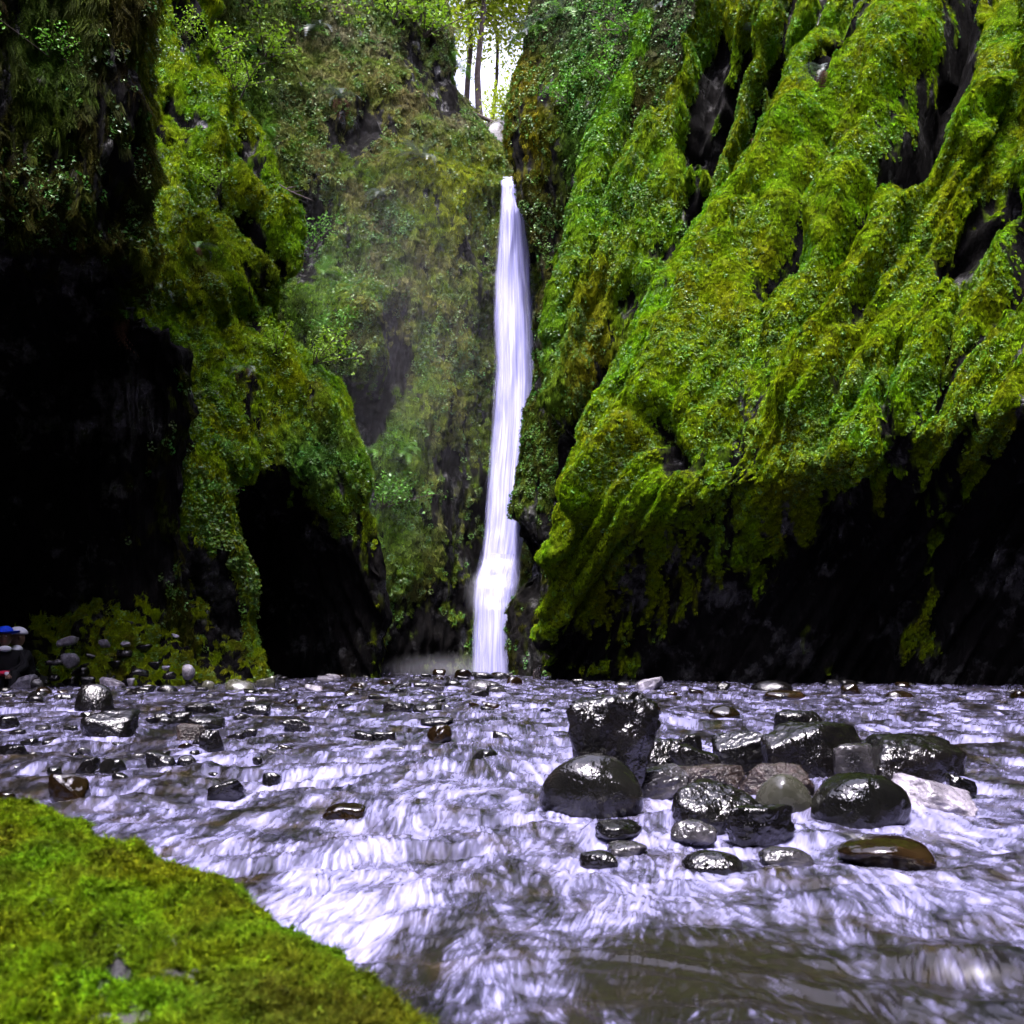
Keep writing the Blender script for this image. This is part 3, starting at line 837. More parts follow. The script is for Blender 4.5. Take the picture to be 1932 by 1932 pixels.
R(1284, 1404, 1441, 1500, 3.1, 'speckle', 'round', "speckled brown stone behind the front black rock, left of its twin")
R(1398, 1530, 1437, 1510, 3.0, 'speckle', 'round', "speckled brown stone behind the smooth grey green stone")
R(1436, 1624, 1362, 1480, 3.45, 'black', 'block', "largest black block in the back row of the stone cluster")
R(1462, 1546, 1339, 1392, 4.2, 'black', 'round', "dark rounded rock peeking above the largest black block")
R(1574, 1642, 1402, 1480, 3.25, 'pale', 'block', "pale wedge shaped stone in the gap right of the largest black block")
R(1632, 1811, 1386, 1478, 3.4, 'black', 'long', "long dark rock with pale ridge at the right end of the back row")
R(1272, 1424, 1472, 1556, 2.55, 'black', 'round', "rounded black rock in the cluster's front row with rough glistening top")
R(1432, 1532, 1461, 1542, 2.68, 'grey', 'egg', "smooth grey green stone with a white wet spot, front of the cluster")
R(1368, 1494, 1515, 1580, 2.34, 'black', 'block', "lowest black rock at the front of the cluster, below the grey green stone")
R(1538, 1706, 1459, 1548, 2.6, 'smooth', 'oval', "big oval black boulder with white wet top, right front of the cluster")
R(1686, 1822, 1461, 1532, 2.78, 'pale', 'slab', "pale slanting slab leaning on the big oval boulder's right side")
R(1590, 1750, 1564, 1612, 2.12, 'brown', 'dome', "low brown domed stone awash below the big oval boulder", None, 0.018)
R(1266, 1348, 1531, 1580, 2.34, 'pale', 'round', "small white and rust red stone left of the lowest black rock", None, 0.018)
R(1126, 1208, 1536, 1572, 2.38, 'black', 'round', "small black stone with foam over it below the egg shaped boulder", None, 0.018)
R(1096, 1162, 1590, 1628, 2.06, 'black', 'round', "small black stone awash at the lower left of the cluster", None, 0.018)
R(1150, 1218, 1572, 1602, 2.2, 'pale', 'round', "small pale stone awash just above a black one, lower left of cluster", None, 0.018)
R(1290, 1396, 1588, 1638, 2.0, 'black', 'dome', "dark stone with water pouring over it, low in front of the cluster", None, 0.018)
R(1436, 1532, 1581, 1622, 2.08, 'pale', 'round', "pale stone wrapped in white water, front of the cluster", None, 0.018)
R(1790, 1838, 1459, 1496, 3.05, 'black', 'slab', "small black slanting stone at the far right of the cluster")
R(1206, 1248, 1322, 1352, 7.1, 'brown', 'round', "small rust dark stone seen behind the tall jagged rock's right shoulder")
R(1417, 1496, 1283, 1304, 12.2, 'black', 'dome', "long dark stone with pale rim near the right cliff's foot")
R(1440, 1520, 1302, 1317, 10.2, 'brown', 'dome', "low brown stone awash in front of the dark stone near the right cliff")
R(1588, 1620, 1289, 1312, 10.8, 'brown', 'block', "small rusty upright stone near the foot of the right cliff")
R(1558, 1590, 1282, 1294, 14.0, 'pale', 'round', "small pale rimmed stone at the foot of the right cliff")
R(1200, 1252, 1276, 1300, 12.9, 'pale', 'slab', "pale leaning slab on the waterline at the foot of the right cliff")
R(1336, 1395, 1330, 1352, 7.0, 'brown', 'dome', "olive brown stone under water behind the cluster")
R(1670, 1724, 1303, 1317, 10.2, 'brown', 'dome', "low reddish stone awash at right, near the cliff")
R(1905, 1945, 1304, 1322, 9.5, 'brown', 'block', "rusty stone at the right edge of the frame near the cliff")
R(1560, 1700, 1640, 1668, 1.85, 'brown', 'dome', "dark brown stone under the water below the low brown dome", None, 0.03)
# left side
R(145, 214, 1289, 1342, 7.8, 'black', 'dome', "black mound of rock near the left bank")
R(155, 255, 1337, 1394, 5.1, 'black', 'block', "broad black rock streaked with white, below the black mound at left")
R(316, 362, 1342, 1363, 6.4, 'black', 'round', "small round black rock at the left of a tight group of stones")
R(358, 420, 1350, 1376, 5.8, 'black', 'block', "flat sided black rock in the middle of the left group of stones")
R(352, 409, 1329, 1347, 7.3, 'black', 'long', "long low black rock at the back of the left group of stones")
R(458, 510, 1325, 1347, 7.3, 'black', 'slab', "black wedge of rock standing alone right of the left group")
R(534, 590, 1354, 1380, 5.6, 'black', 'slab', "black slanting rock with white water behind it, left of centre")
R(338, 395, 1364, 1400, 4.9, 'speckle', 'round', "brownish stone at the front left of the left group of stones")
R(376, 422, 1376, 1420, 4.4, 'black', 'block', "upright black rock at the front of the left group of stones")
R(421, 464, 1380, 1400, 4.9, 'black', 'slab', "small black pointed rock at the right of the left group")
R(-6, 38, 1350, 1373, 5.9, 'black', 'round', "black rock cut by the left edge of the frame, farther one")
R(-12, 57, 1403, 1433, 4.1, 'black', 'long', "long black rock cut by the left edge of the frame, nearer one")
R(142, 188, 1427, 1458, 3.6, 'black', 'slab', "leaning black stone left of a white topped stone, lower left")
R(189, 241, 1430, 1464, 3.5, 'smooth', 'round', "black stone with white wet top right of the leaning stone, lower left")
R(281, 333, 1415, 1448, 3.8, 'black', 'slab', "sharp black wedge of rock in the lower left riffle")
R(331, 372, 1424, 1446, 3.8, 'black', 'round', "small black stone touching the sharp black wedge")
R(99, 168, 1458, 1509, 2.92, 'brown', 'block', "squarish dark brown boulder with pale right corner, above the mossy boulder")
R(396, 460, 1469, 1506, 2.95, 'black', 'slab', "lone black rock with white foam at its right, left of centre")
R(212, 246, 1455, 1478, 3.3, 'black', 'slab', "small dark stone awash right of the squarish brown boulder")
R(-8, 30, 1494, 1513, 2.9, 'brown', 'round', "small dark red stone behind the mossy boulder at the left edge")
R(495, 530, 1457, 1480, 3.3, 'black', 'block', "small broken black stone in the riffle left of centre")
R(722, 786, 1324, 1344, 7.6, 'black', 'long', "long black rough stone alone in midstream")
R(797, 834, 1327, 1342, 7.7, 'smooth', 'round', "small dark stone just right of the long black midstream stone")
R(792, 856, 1353, 1364, 6.3, 'black', 'long', "thin dark stone awash in midstream")
R(670, 708, 1378, 1396, 5.1, 'black', 'slab', "left of two low black stones in a row at midstream")
R(704, 748, 1380, 1396, 5.1, 'black', 'long', "right of two low black stones in a row at midstream")
R(806, 853, 1366, 1394, 5.1, 'brown', 'round', "brown stone with water pouring over it in midstream")
R(929, 969, 1378, 1401, 4.9, 'black', 'slab', "small pointed dark stone in midstream below the falls")
R(889, 944, 1413, 1440, 3.95, 'smooth', 'dome', "rounded black stone with a white glint in midstream")
R(735, 785, 1408, 1418, 4.5, 'pale', 'long', "low pale stone awash in midstream")
R(612, 694, 1498, 1545, 2.68, 'brown', 'block', "low brown stone in rushing water left of centre", None, 0.025)
R(857, 891, 1263, 1280, 20.0, 'brown', 'block', "dark red boulder in front of the waterfall's foot")
R(894, 934, 1268, 1284, 18.5, 'black', 'long', "dark boulder just right of the red one before the waterfall")
R(876, 944, 1281, 1300, 13.2, 'pale', 'dome', "broad pale wet rock below the boulders before the waterfall")
R(1005, 1022, 1255, 1284, 18.0, 'speckle', 'slab', "upright reddish rock at the left foot of the right cliff")
# bank stones
R(345, 368, 1253, 1283, 14.2, 'pale', 'round', "round white stone on the mossy left bank")
R(378, 406, 1283, 1303, 13.0, 'grey', 'round', "dark grey stone at the water's edge right of the white bank stone")
R(424, 482, 1281, 1305, 12.6, 'grey', 'dome', "broad grey stone at the water's edge by the moss tongue")
R(482, 524, 1274, 1300, 13.6, 'grey', 'slab', "grey stone at the foot of the moss tongue")
R(188, 232, 1277, 1293, 13.8, 'pale', 'slab', "pale flat stone at the left bank's edge")
R(118, 148, 1232, 1262, 14.3, 'pale', 'block', "cracked pale grey rock on the mossy left bank")
R(90, 126, 1243, 1256, 14.3, 'pale', 'long', "thin pale rock ledge left of the cracked grey rock")
R(108, 146, 1200, 1222, 14.6, 'pale', 'slab', "slanting pale rock above the cracked grey rock on the left bank")
R(187, 206, 1206, 1222, 14.6, 'pale', 'block', "small white rock in the moss above the left bank")
R(296, 336, 1291, 1310, 11.5, 'black', 'dome', "dark stone at the water's edge below the white bank stone")
R(236, 290, 1294, 1312, 11.0, 'black', 'slab', "dark flat stone at the left water's edge right of the black mound")
R(24, 66, 1272, 1292, 13.6, 'pale', 'slab', "pale pointed stone on the left bank below the two people")
R(60, 82, 1278, 1302, 13.0, 'pale', 'round', "small pale stone at the left water's edge below the two people")

BK = [(150, 1268, 'black'), (172, 1240, 'black'), (215, 1256, 'black'), (232, 1236, 'black'), (262, 1270, 'black'), (290, 1258, 'black'), (318, 1276, 'black'), (205, 1282, 'black'), (246, 1284, 'pale'), (165, 1284, 'black'), (130, 1286, 'black'),
      (312, 1262, 'pale'), (236, 1216, 'pale'), (330, 1200, 'pale'), (270, 1225, 'black'), (100, 1280, 'black')]
for i, (x, y, mt) in enumerate(BK):
    w_ = rng.uniform(20, 36) if mt == 'black' else rng.uniform(12, 18)
    R(x - w_ / 2, x + w_ / 2, y - w_ * .35, y + w_ * .25, 14.75 - (y - 1216) / 90.0, mt, ['block', 'slab', 'jag'][i % 3],
      "dark stone showing through the moss of the left bank" if mt == 'black' else "small pale stone stuck in the moss of the left bank", "stones in the mossy left bank")
# small stones that stand out of the riffles
GR = [("small wet stones in the left riffle", "small wet stone breaking the shallow riffle on the left", 0, 600, 1300, 1470, 84),
      ("small wet stones far midstream", "small wet stone in the far shallows before the falls", 520, 1030, 1274, 1345, 56),
      ("small wet stones along the right cliff", "small wet stone in the shallows along the right cliff's foot", 1040, 1930, 1286, 1325, 26)]
for grp, lab, xa, xb, ya, yb, cnt in GR:
    for i in range(cnt):
        y1 = ya + (yb - ya) * rng.uniform(0, 1) ** 1.4
        x = rng.uniform(xa, xb)
        d = 779.0 / (y1 - HORIZON)
        wpx = rng.uniform(12, 34)
        R(x - wpx / 2, x + wpx / 2, y1 - wpx * rng.uniform(.25, .5), y1, d, rng.choice(['black', 'black', 'smooth', 'brown', 'pale']), rng.choice(['round', 'slab', 'dome', 'long']), lab, grp)

LAND = [(1150, 1400, "tall jagged rock"), (1115, 1500, "egg shaped boulder"), (1720, 1430, "long dark rock"), (1530, 1420, "largest black block"), (180, 1315, "black mound"), (205, 1365, "broad streaked rock"), (390, 1360, "left group of stones"), (484, 1336, "lone black wedge"),
        (562, 1367, "slanting black rock"), (28, 1361, "rock at the left edge"), (307, 1430, "sharp black wedge"), (755, 1334, "long midstream stone"), (875, 1272, "dark red boulder"), (910, 1290, "broad pale rock"), (1456, 1294, "long pale rimmed stone"), (1226, 1288, "leaning pale slab"),
        (1604, 1300, "rusty upright stone"), (453, 1293, "broad grey bank stone"), (690, 1388, "twin low stones"), (1697, 1310, "low reddish stone"), (1925, 1313, "rusty stone at the right edge")]
CW = {'black': 'black', 'smooth': 'dark smooth', 'brown': 'brown', 'pale': 'pale'}
SW = {'round': 'rounded', 'slab': 'slanting', 'dome': 'low domed', 'long': 'long thin', 'block': 'blocky', 'jag': 'jagged'}
for i, rk in enumerate(ROCKS):
    if rk[8]:
        x, y = (rk[0] + rk[1]) / 2, (rk[2] + rk[3]) / 2
        near_ = min(LAND, key=lambda a: (a[0] - x) ** 2 + (3 * (a[1] - y)) ** 2)
        dx, dy = x - near_[0], y - near_[1]
        rel = ("right of" if dx > 0 else "left of") if abs(dx) > 2.2 * abs(dy) else ("in front of" if dy > 0 else "behind")
        far = "just " if math.hypot(dx, 3 * dy) < 70 else ""
        size = "tiny" if rk[1] - rk[0] < 17 else ("small" if rk[1] - rk[0] < 24 else "middling")
        if 'bank' in rk[8]:
            lb = f"{size} {SW[rk[6]]} {CW[rk[5]]} stone in the bank moss, {['lower', 'upper'][y < 1250]} part, {['left', 'middle', 'right'][int(min(2, (x - 90) // 85))]}"
        else:
            lb = f"{size} {CW[rk[5]]} {SW[rk[6]]} wet stone {far}{rel} the {near_[2]}"
        if any(q[7] == lb for q in ROCKS[:i]):
            lb = lb.replace(' stone', ' half sunk stone' if sum(q[7].startswith(lb[:12]) for q in ROCKS[:i]) % 2 else ' wet stone') if 'bank' in rk[8] else lb.replace('wet stone', 'glistening stone')
        tw = [q for q in ROCKS[:i] if q[7] == lb]
        if tw:
            lb += ', nearer one' if y > (tw[0][2] + tw[0][3]) / 2 else ', farther one'
        ROCKS[i] = rk[:7] + (lb,) + rk[8:]

_ico = {}
def ico(sub):
    if sub not in _ico:
        import bmesh
        bm = bmesh.new()
        bmesh.ops.create_icosphere(bm, subdivisions=sub, radius=1.0)
        v = np.array([p.co[:] for p in bm.verts]); f = np.array([[q.index for q in p.verts] for p in bm.faces])
        bm.free()
        _ico[sub] = (v / np.linalg.norm(v, axis=1)[:, None], f)
    return _ico[sub]

def rock_mesh(name, w, h, dp, shape, seed, sub):
    r = np.random.default_rng(seed)
    u, f = ico(sub)
    npl = {'jag': 16, 'block': 12, 'slab': 10, 'long': 13, 'round': 24, 'egg': 60, 'oval': 40, 'dome': 40}[shape]
    nn = r.normal(size=(npl, 3)); nn /= np.linalg.norm(nn, axis=1)[:, None]
    nn = np.concatenate([nn, [[0, 0, 1], [0, 0, -1], [1, 0, 0], [-1, 0, 0], [0, 1, 0], [0, -1, 0]]])
    off = r.uniform(0.72, 1.0, len(nn))
    if shape in ('egg', 'oval', 'dome'):
        off[:] = r.uniform(0.93, 1.0, len(nn))
    dots = np.maximum(u @ nn.T, 1e-3)
    rad = off[None, :] / dots
    k = {'jag': 44, 'block': 40, 'slab': 40, 'long': 34, 'round': 16, 'egg': 8, 'oval': 8, 'dome': 8}[shape]
    rad = np.power(np.power(np.minimum(rad, 3.0), -k).mean(1) * len(nn) * 0.5, -1.0 / k)
    rad = np.clip(rad, 0.3, 1.6)
    v = u * rad[:, None]
    amp = {'jag': .13, 'block': .065, 'slab': .06, 'long': .065, 'round': .06, 'egg': .02, 'oval': .035, 'dome': .03}[shape]
    so = r.uniform(0, 90)
    v = v * (1 + amp * fbm(u * 2.2 + so, 3, 11) + amp * .5 * fbm(u * 6.5 + so, 3, 12, .65) * (1 if amp > .05 else .5) - amp * .6 * np.clip(.25 - np.abs(fbm(u * 3.1 + so, 2, 13)), 0, 1))[:, None]
    if shape == 'slab':
        v[:, 2] += 0.45 * v[:, 0] * r.choice([-1, 1])
    if shape == 'jag':        # broad flat head, narrow foot
        v[:, 2] = np.where(v[:, 2] > .55, .55 + (v[:, 2] - .55) * .3, v[:, 2])
        zz = (v[:, 2] + 1) * .5
        v[:, 0] *= 0.45 + 0.7 * sstep(0, .8, zz); v[:, 1] *= 0.5 + 0.6 * sstep(0, .8, zz); v[:, 2] += .06 * v[:, 0]
    if shape == 'egg':
        v[:, 0] *= 1 - 0.22 * v[:, 2]; v[:, 1] *= 1 - 0.15 * v[:, 2]
    lo, hi = v.min(0), v.max(0)
    v = (v - lo) / (hi - lo) - 0.5
    v *= np.array([w, dp, h])
    v[:, 2] += h / 2
    return mesh_np(name, v, f)

rock_xy = []
for i, (x0, x1, y0, y1, d, mat, shape, label, grp, subm) in enumerate(ROCKS):
    wd = (x1 - x0) / F_PX * d * (1.1 if 1000 < x0 and d < 4.5 else 1.0)
    ztop = CAM_Z - (y0 - HORIZON) / F_PX * d - subm
    zbot = CAM_Z - (y1 - HORIZON) / F_PX * d
    if zbot < 0.06 or (grp and 'bank' not in grp):
        zbot = min(zbot, 0) - max({'dome': .85, 'round': .5, 'egg': .3, 'oval': .5, 'long': .5}.get(shape, .35) * (ztop - min(zbot, 0)), 0.02)
    hh = max(ztop - zbot, 0.02)
    dp = wd * random.uniform(0.65, 0.95)
    px = wd / d * 983
    sub = 5 if px > 55 else (4 if px > 22 else 3)
    if mat == 'pale' and ('bank' in label or 'leaning' in label):
        mat = 'chalk'
    me = rock_mesh("rock", wd, hh, dp, shape, 100 + i, sub)
    o = link("rock" if wd < 0.9 else "boulder", me, M_ROCK[mat])
    c = P((x0 + x1) / 2, HORIZON, d)
    o.location = (c[0], d + (dp * 0.25 if grp else 0.0), zbot)
    if grp:
        o.rotation_euler = (0, 0, random.uniform(-.4, .4))
    tag(o, label, "rock", grp)
    if zbot < 0.05 and d < 14 and subm < .02:
        rock_xy.append((c[0], d, wd * .5, hh))
rock_xy = np.array(rock_xy)

# water surface: near rows fine, far rows coarse
HF = CAM_Z * 983.0
pp = np.concatenate([np.linspace(16.6, 60, 105), np.linspace(60.7, 480, 415)])
Yr = HF / pp
tcol = np.concatenate([np.linspace(-1, -.78, 22)[:-1], np.linspace(-.78, .78, 880), np.linspace(.78, 1, 22)[1:]])
NR, NC = len(Yr), len(tcol)
inner = np.clip(tcol / .78, -1, 1); outer = np.sign(tcol) * np.clip((np.abs(tcol) - .78) / .22, 0, 1)
WX = inner[None, :] * (0.55 * Yr[:, None] + 0.05) + outer[None, :] * (0.12 * Yr[:, None] + 2.5)
WY = np.repeat(Yr[:, None], NC, 1)
w3 = np.stack([WX, WY, 0 * WX], -1)

def bil(T, i, j):
    i = np.clip(i, 0, T.shape[0] - 1.001); j = np.clip(j, 0, T.shape[1] - 1.001)
    i0 = i.astype(int); j0 = j.astype(int); a = i - i0; b = j - j0
    return T[i0, j0] * (1 - a) * (1 - b) + T[i0 + 1, j0] * a * (1 - b) + T[i0, j0 + 1] * (1 - a) * b + T[i0 + 1, j0 + 1] * a * b

# standing waves and humps; at a distance only the larger ones
near = np.clip(2.2 / WY, 0.2, 1.0)
warp = w3 + 0.25 * np.stack([perlin(w3 * 1.6, 64), perlin(w3 * 1.6, 65), 0 * WX], -1)
hump = fbm(warp * np.array([2.0, 2.6, 1]), 2, 60)
rid = 1 - np.sqrt(fbm(warp * np.array([1.5, 3.4, 1]), 3, 63) ** 2 + .006) * 2.2       # crests lying across the current
H = 0.034 * hump + 0.014 * np.clip(rid, -1, 1) + 0.008 * fbm(w3 * np.array([7, 6, 1]), 3, 61) * np.sqrt(near) + 0.003 * fbm(w3 * np.array([24, 18, 1]), 2, 62) * near
calm = np.exp(-(((WX - 0.28) / 0.20) ** 2 + ((WY - 1.30) / 0.26) ** 2))       # quiet green pocket at the right foot of the frame
calm = np.clip(calm * 1.15 + 0.4 * np.exp(-(((WX - 2.2) / 0.6) ** 2 + ((WY - 4.3) / 0.4) ** 2)), 0, 1)
H *= 1 - 0.5 * calm
wake = np.zeros_like(H)
for rx, ry, rr, rh in rock_xy:
    q = ((WX - rx) / (rr * 1.25)) ** 2 + ((WY - ry + rr * .9) / (rr * 1.3)) ** 2
    wake += np.exp(-q)
    q2 = ((WX - rx) / (rr * 1.1)) ** 2 + ((WY - ry - rr * .8) / (rr * .8)) ** 2
    H += 0.018 * np.exp(-q2) * min(1, rr / .08)
    H -= 0.015 * np.exp(-q)
# flow field: the current comes straight down, wobbling over the stones
el = w3 * np.array([1, .26, 1])
wob = fbm(el * 4.0, 4, 70, .85) + 1.2 * fbm(el * np.array([10, 13, 1]), 3, 69, .75)
vx = (0.30 + 0.05 * WY) / WY * 1.75 * wob + 0.03 - 0.10 * sstep(0.2, 2, WX) * sstep(2.2, 3.5, WY) - .03 * sstep(-.2, -1, WX)
vy = -np.ones_like(vx)
for rx, ry, rr, rh in rock_xy:
    dx, dy = WX - rx, WY - ry
    q = np.hypot(dx, dy * .6)
    g = np.exp(-(q / (rr * 1.5)) ** 2)
    vx += g * dx / (rr + .01) * .5
ii, jj = np.meshgrid(np.arange(NR, dtype=float), np.arange(NC, dtype=float), indexing='ij')
dYdi = np.gradient(Yr)[:, None] * np.ones((1, NC)); dXdj = np.gradient(WX, axis=1); dXdi = np.gradient(WX, axis=0)
# the water climbs and falls over the humps: what falls towards the eye runs down the face of the hump
vi = vy / dYdi * (1 + 14 * np.clip(-np.gradient(H, axis=0) / dYdi, 0, .25))
vj = (vx - vi * dXdi) / dXdj
ln = np.hypot(vi, vj) + 1e-6
vi, vj = vi / ln, vj / ln
# line integral of noise along the flow: the silky streaks of fast water
def lic(noise, L, step=1.0):
    acc = noise * 1.0; cnt = 1.0
    for sgn in (1, -1):
        a, b = ii.copy(), jj.copy()
        for k in range(L):
            ai, bj = np.clip(np.rint(a), 0, NR - 1).astype(int), np.clip(np.rint(b), 0, NC - 1).astype(int)
            a = a + sgn * step * vi[ai, bj]; b = b + sgn * step * vj[ai, bj]
            wgt = 0.5 + 0.5 * math.cos(math.pi * (k + 1) / (L + 1))
            acc += wgt * noise[np.clip(np.rint(a), 0, NR - 1).astype(int), np.clip(np.rint(b), 0, NC - 1).astype(int)]; cnt += wgt
    return acc / cnt
def blur(a, n=1):
    for _ in range(n):
        a = (2 * a + np.roll(a, 1, 0) + np.roll(a, -1, 0) + np.roll(a, 1, 1) + np.roll(a, -1, 1)) / 6
    return a
def zs(a):
    a = a - blur(a, 40)
    return np.clip(a / (a.std() + 1e-9), -2.5, 2.5)
l1 = zs(lic(rng.normal(size=(NR, NC)), 7)); l2 = zs(lic(blur(rng.normal(size=(NR, NC)), 1), 11)); l3 = zs(lic(blur(rng.normal(size=(NR, NC)), 5), 13))
streak = 0.42 * l1 + 0.5 * l2 + 0.35 * l3
fall_ = np.clip(-np.gradient(H, axis=0) / dYdi, -.2, .2)
elw = el + 0.05 * np.stack([fbm(el * 5, 2, 75), fbm(el * 5, 2, 76), 0 * WX], -1)
macro = fbm(elw * np.array([4.0, 5.5, 1]), 6, 73, .86)
foam = 0.5 + 0.36 * macro + 0.25 * wake.clip(0, 1) - 0.55 * calm - 0.5 * fall_
foam += 0.15 * np.exp(-(((WX + .2) / .4) ** 2 + ((WY - 1.85) / .5) ** 2)) + 0.05 * sstep(.7, 2.0, WX) * sstep(6.5, 2, WY)
foam -= 0.04 * sstep(5, 9, WY) + 0.10 * sstep(-.6, -2.0, WX)
soft = sstep(.02, 1.12, foam)
fac = np.clip(soft * (0.86 + 0.15 * streak) + (0.04 + 0.07 * calm) * streak, 0, 1) ** 2.0 * 0.56 + .004
Hs = H + 0.0006 * l2 * np.clip(WY / 1.6, .6, 3) * (1 - .5 * calm)
w3[..., 2] = Hs
me = mesh_np("stream", w3.reshape(-1, 3), grid_faces(NR, NC)[:, ::-1])
attr(me, "foam", 'FLOAT', fac.ravel())
attr(me, "calm", 'FLOAT', calm.ravel())
def mat_water():
    m, t, b = new_mat("rushing_water")
    af = N(t, "ShaderNodeAttribute", attribute_name="foam")
    ac = N(t, "ShaderNodeAttribute", attribute_name="calm")
    nz = noise_node(t, 7, 5, 0.6)
    deep = ramp(t, nz, [(0.35, (0.0015, 0.0015, 0.001)), (0.52, (0.006, 0.005, 0.002)), (0.7, (0.02, 0.014, 0.004))])
    fac = af.outputs["Fac"]
    deep = mixc(t, ac.outputs["Fac"], deep, (0.006, 0.0048, 0.0015))
    t.links.new(mixc(t, fac, deep, (0.43, 0.42, 0.76)), b.inputs["Base Color"])
    t.links.new(ramp(t, fac, [(0, (0.2, 0.2, 0.2)), (1, (0.6, 0.6, 0.6))]), b.inputs["Roughness"])
    b.inputs["IOR"].default_value = 1.33
    return m
st = link("stream", me, mat_water())
tag(st, "rushing white water stream over stones", None, None, "structure")
# the stream beyond the frame, seen only from the side
cx_ = np.array([-14, -8, -4, 0, 4, 8, 14.0]); cy_ = np.array([-16, -8, -3, 0.4, 0.84, 0.86])
cxx, cyy = np.meshgrid(cx_, cy_)
o = link("water", mesh_np("water", np.stack([cxx, cyy, np.full(cxx.shape, -0.03)], -1).reshape(-1, 3), grid_faces(6, 7)), mat_solid("downstream_water", (0.02, 0.018, 0.01), 0.15, 0.5))
tag(o, "dark water downstream of the riffle", None, None, "structure")

# ------------------------------------------------------------------ waterfall
FALL = [(333, 946, 978, 28.4), (336, 944, 980, 27.4), (341, 943, 982, 26.7), (350, 942, 984, 26.4), (400, 939, 992, 26.2), (500, 932, 1004, 26.1), (600, 927, 1012, 26.0), (700, 929, 1016, 25.9), (800, 924, 1016, 25.8), (900, 916, 1008, 25.7),
        (1000, 908, 1000, 25.6), (1055, 903, 990, 25.5), (1085, 894, 985, 25.2), (1110, 889, 982, 24.9), (1150, 888, 980, 24.7), (1200, 886, 978, 24.6), (1276, 884, 978, 24.5)]
def mat_fall(dens, edge):
    m, t, b = new_mat("falling_water")
    uv = N(t, "ShaderNodeAttribute", attribute_name="fall_uv")
    sp = N(t, "ShaderNodeSeparateXYZ")
    t.links.new(uv.outputs["Vector"], sp.inputs[0])
    n1 = noise_node(t, 1.0, 6, 0.62, vec=uv.outputs["Vector"], stretch=(11, 2.2, 1))
    n2 = noise_node(t, 1.0, 5, 0.6, vec=uv.outputs["Vector"], stretch=(30, 5.0, 1))
    c = ramp(t, n1, [(0.28, (0.27, 0.27, 0.58)), (0.5, (0.46, 0.46, 0.80)), (0.68, (0.78, 0.79, 0.94))])
    t.links.new(c, b.inputs["Base Color"])
    b.inputs["Roughness"].default_value = 0.6
    tr = N(t, "ShaderNodeBsdfTranslucent")
    t.links.new(c, tr.inputs[0])
    mx = N(t, "ShaderNodeMixShader"); mx.inputs[0].default_value = 0.35
    t.links.new(b.outputs[0], mx.inputs[1]); t.links.new(tr.outputs[0], mx.inputs[2])
    # alpha: |u| edge falloff broken by streaks
    ab = N(t, "ShaderNodeMath", operation='ABSOLUTE'); t.links.new(sp.outputs[0], ab.inputs[0])
    e = N(t, "ShaderNodeMapRange"); e.inputs[1].default_value = 1.0; e.inputs[2].default_value = edge; e.inputs[3].default_value = 0; e.inputs[4].default_value = 1
    t.links.new(ab.outputs[0], e.inputs[0])
    s = N(t, "ShaderNodeMath", operation='MULTIPLY_ADD'); t.links.new(n2, s.inputs[0]); s.inputs[1].default_value = 1.6; s.inputs[2].default_value = -0.8 + dens
    ad = N(t, "ShaderNodeMath", operation='MULTIPLY_ADD'); t.links.new(e.outputs[0], ad.inputs[0]); ad.inputs[1].default_value = 1.6; t.links.new(s.outputs[0], ad.inputs[2])
    sb = N(t, "ShaderNodeMath", operation='SUBTRACT'); t.links.new(ad.outputs[0], sb.inputs[0]); sb.inputs[1].default_value = 0.9; sb.use_clamp = True
    fade = N(t, "ShaderNodeMath", operation='MULTIPLY'); t.links.new(sb.outputs[0], fade.inputs[0]); t.links.new(e.outputs[0], fade.inputs[1]); 
    pw = N(t, "ShaderNodeMath", operation='POWER'); t.links.new(fade.outputs[0], pw.inputs[0]); pw.inputs[1].default_value = 0.6
    tp = N(t, "ShaderNodeBsdfTransparent")
    mx2 = N(t, "ShaderNodeMixShader")
    t.links.new(pw.outputs[0], mx2.inputs[0]); t.links.new(tp.outputs[0], mx2.inputs[1]); t.links.new(mx.outputs[0], mx2.inputs[2])
    t.links.new(mx2.outputs[0], t.nodes["Material Output"].inputs[0])
    return m
def fall_sheet(name, wmul, dofs, dens, edge, seed, parent=None, ysub=(333, 1276), bow=0.45):
    nr, nc = 220, 40
    ys = np.linspace(ysub[0], ysub[1], nr); us = np.linspace(-1, 1, nc)
    V = np.zeros((nr, nc, 3)); UV = np.zeros((nr, nc, 3))
    for i, y in enumerate(ys):
        xl, xr, d = interp(FALL, y)
        cx, hw = (xl + xr) / 2, (xr - xl) / 2 * (1 + (wmul - 1) * float(sstep(345, 600, np.array(y))))
        for j, u in enumerate(us):
            dd = d - bow * (1 - u * u) - dofs * float(sstep(340, 420, np.array(y)))
            V[i, j] = P(cx + hw * u, y, dd)
            UV[i, j] = (u + seed * 3.1, y / 500.0 + seed * 1.7, seed)
    V[..., 1] += 0.10 * fbm(V * np.array([3.0, 3.0, 0.35]), 3, 90 + seed)
    V[..., 0] += 0.03 * fbm(V * np.array([3.0, 3.0, 0.5]), 3, 95 + seed)
    UV[..., 0] -= seed * 3.1
    me = mesh_np(name, V.reshape(-1, 3), grid_faces(nr, nc))
    attr(me, "fall_uv", 'FLOAT_VECTOR', UV.reshape(-1, 3))
    return link(name, me, mat_fall(dens, edge), parent)
fall = empty("waterfall", P(945, 1272, 25))
tag(fall, "tall narrow white waterfall dropping through the notch into the stream", "waterfall")
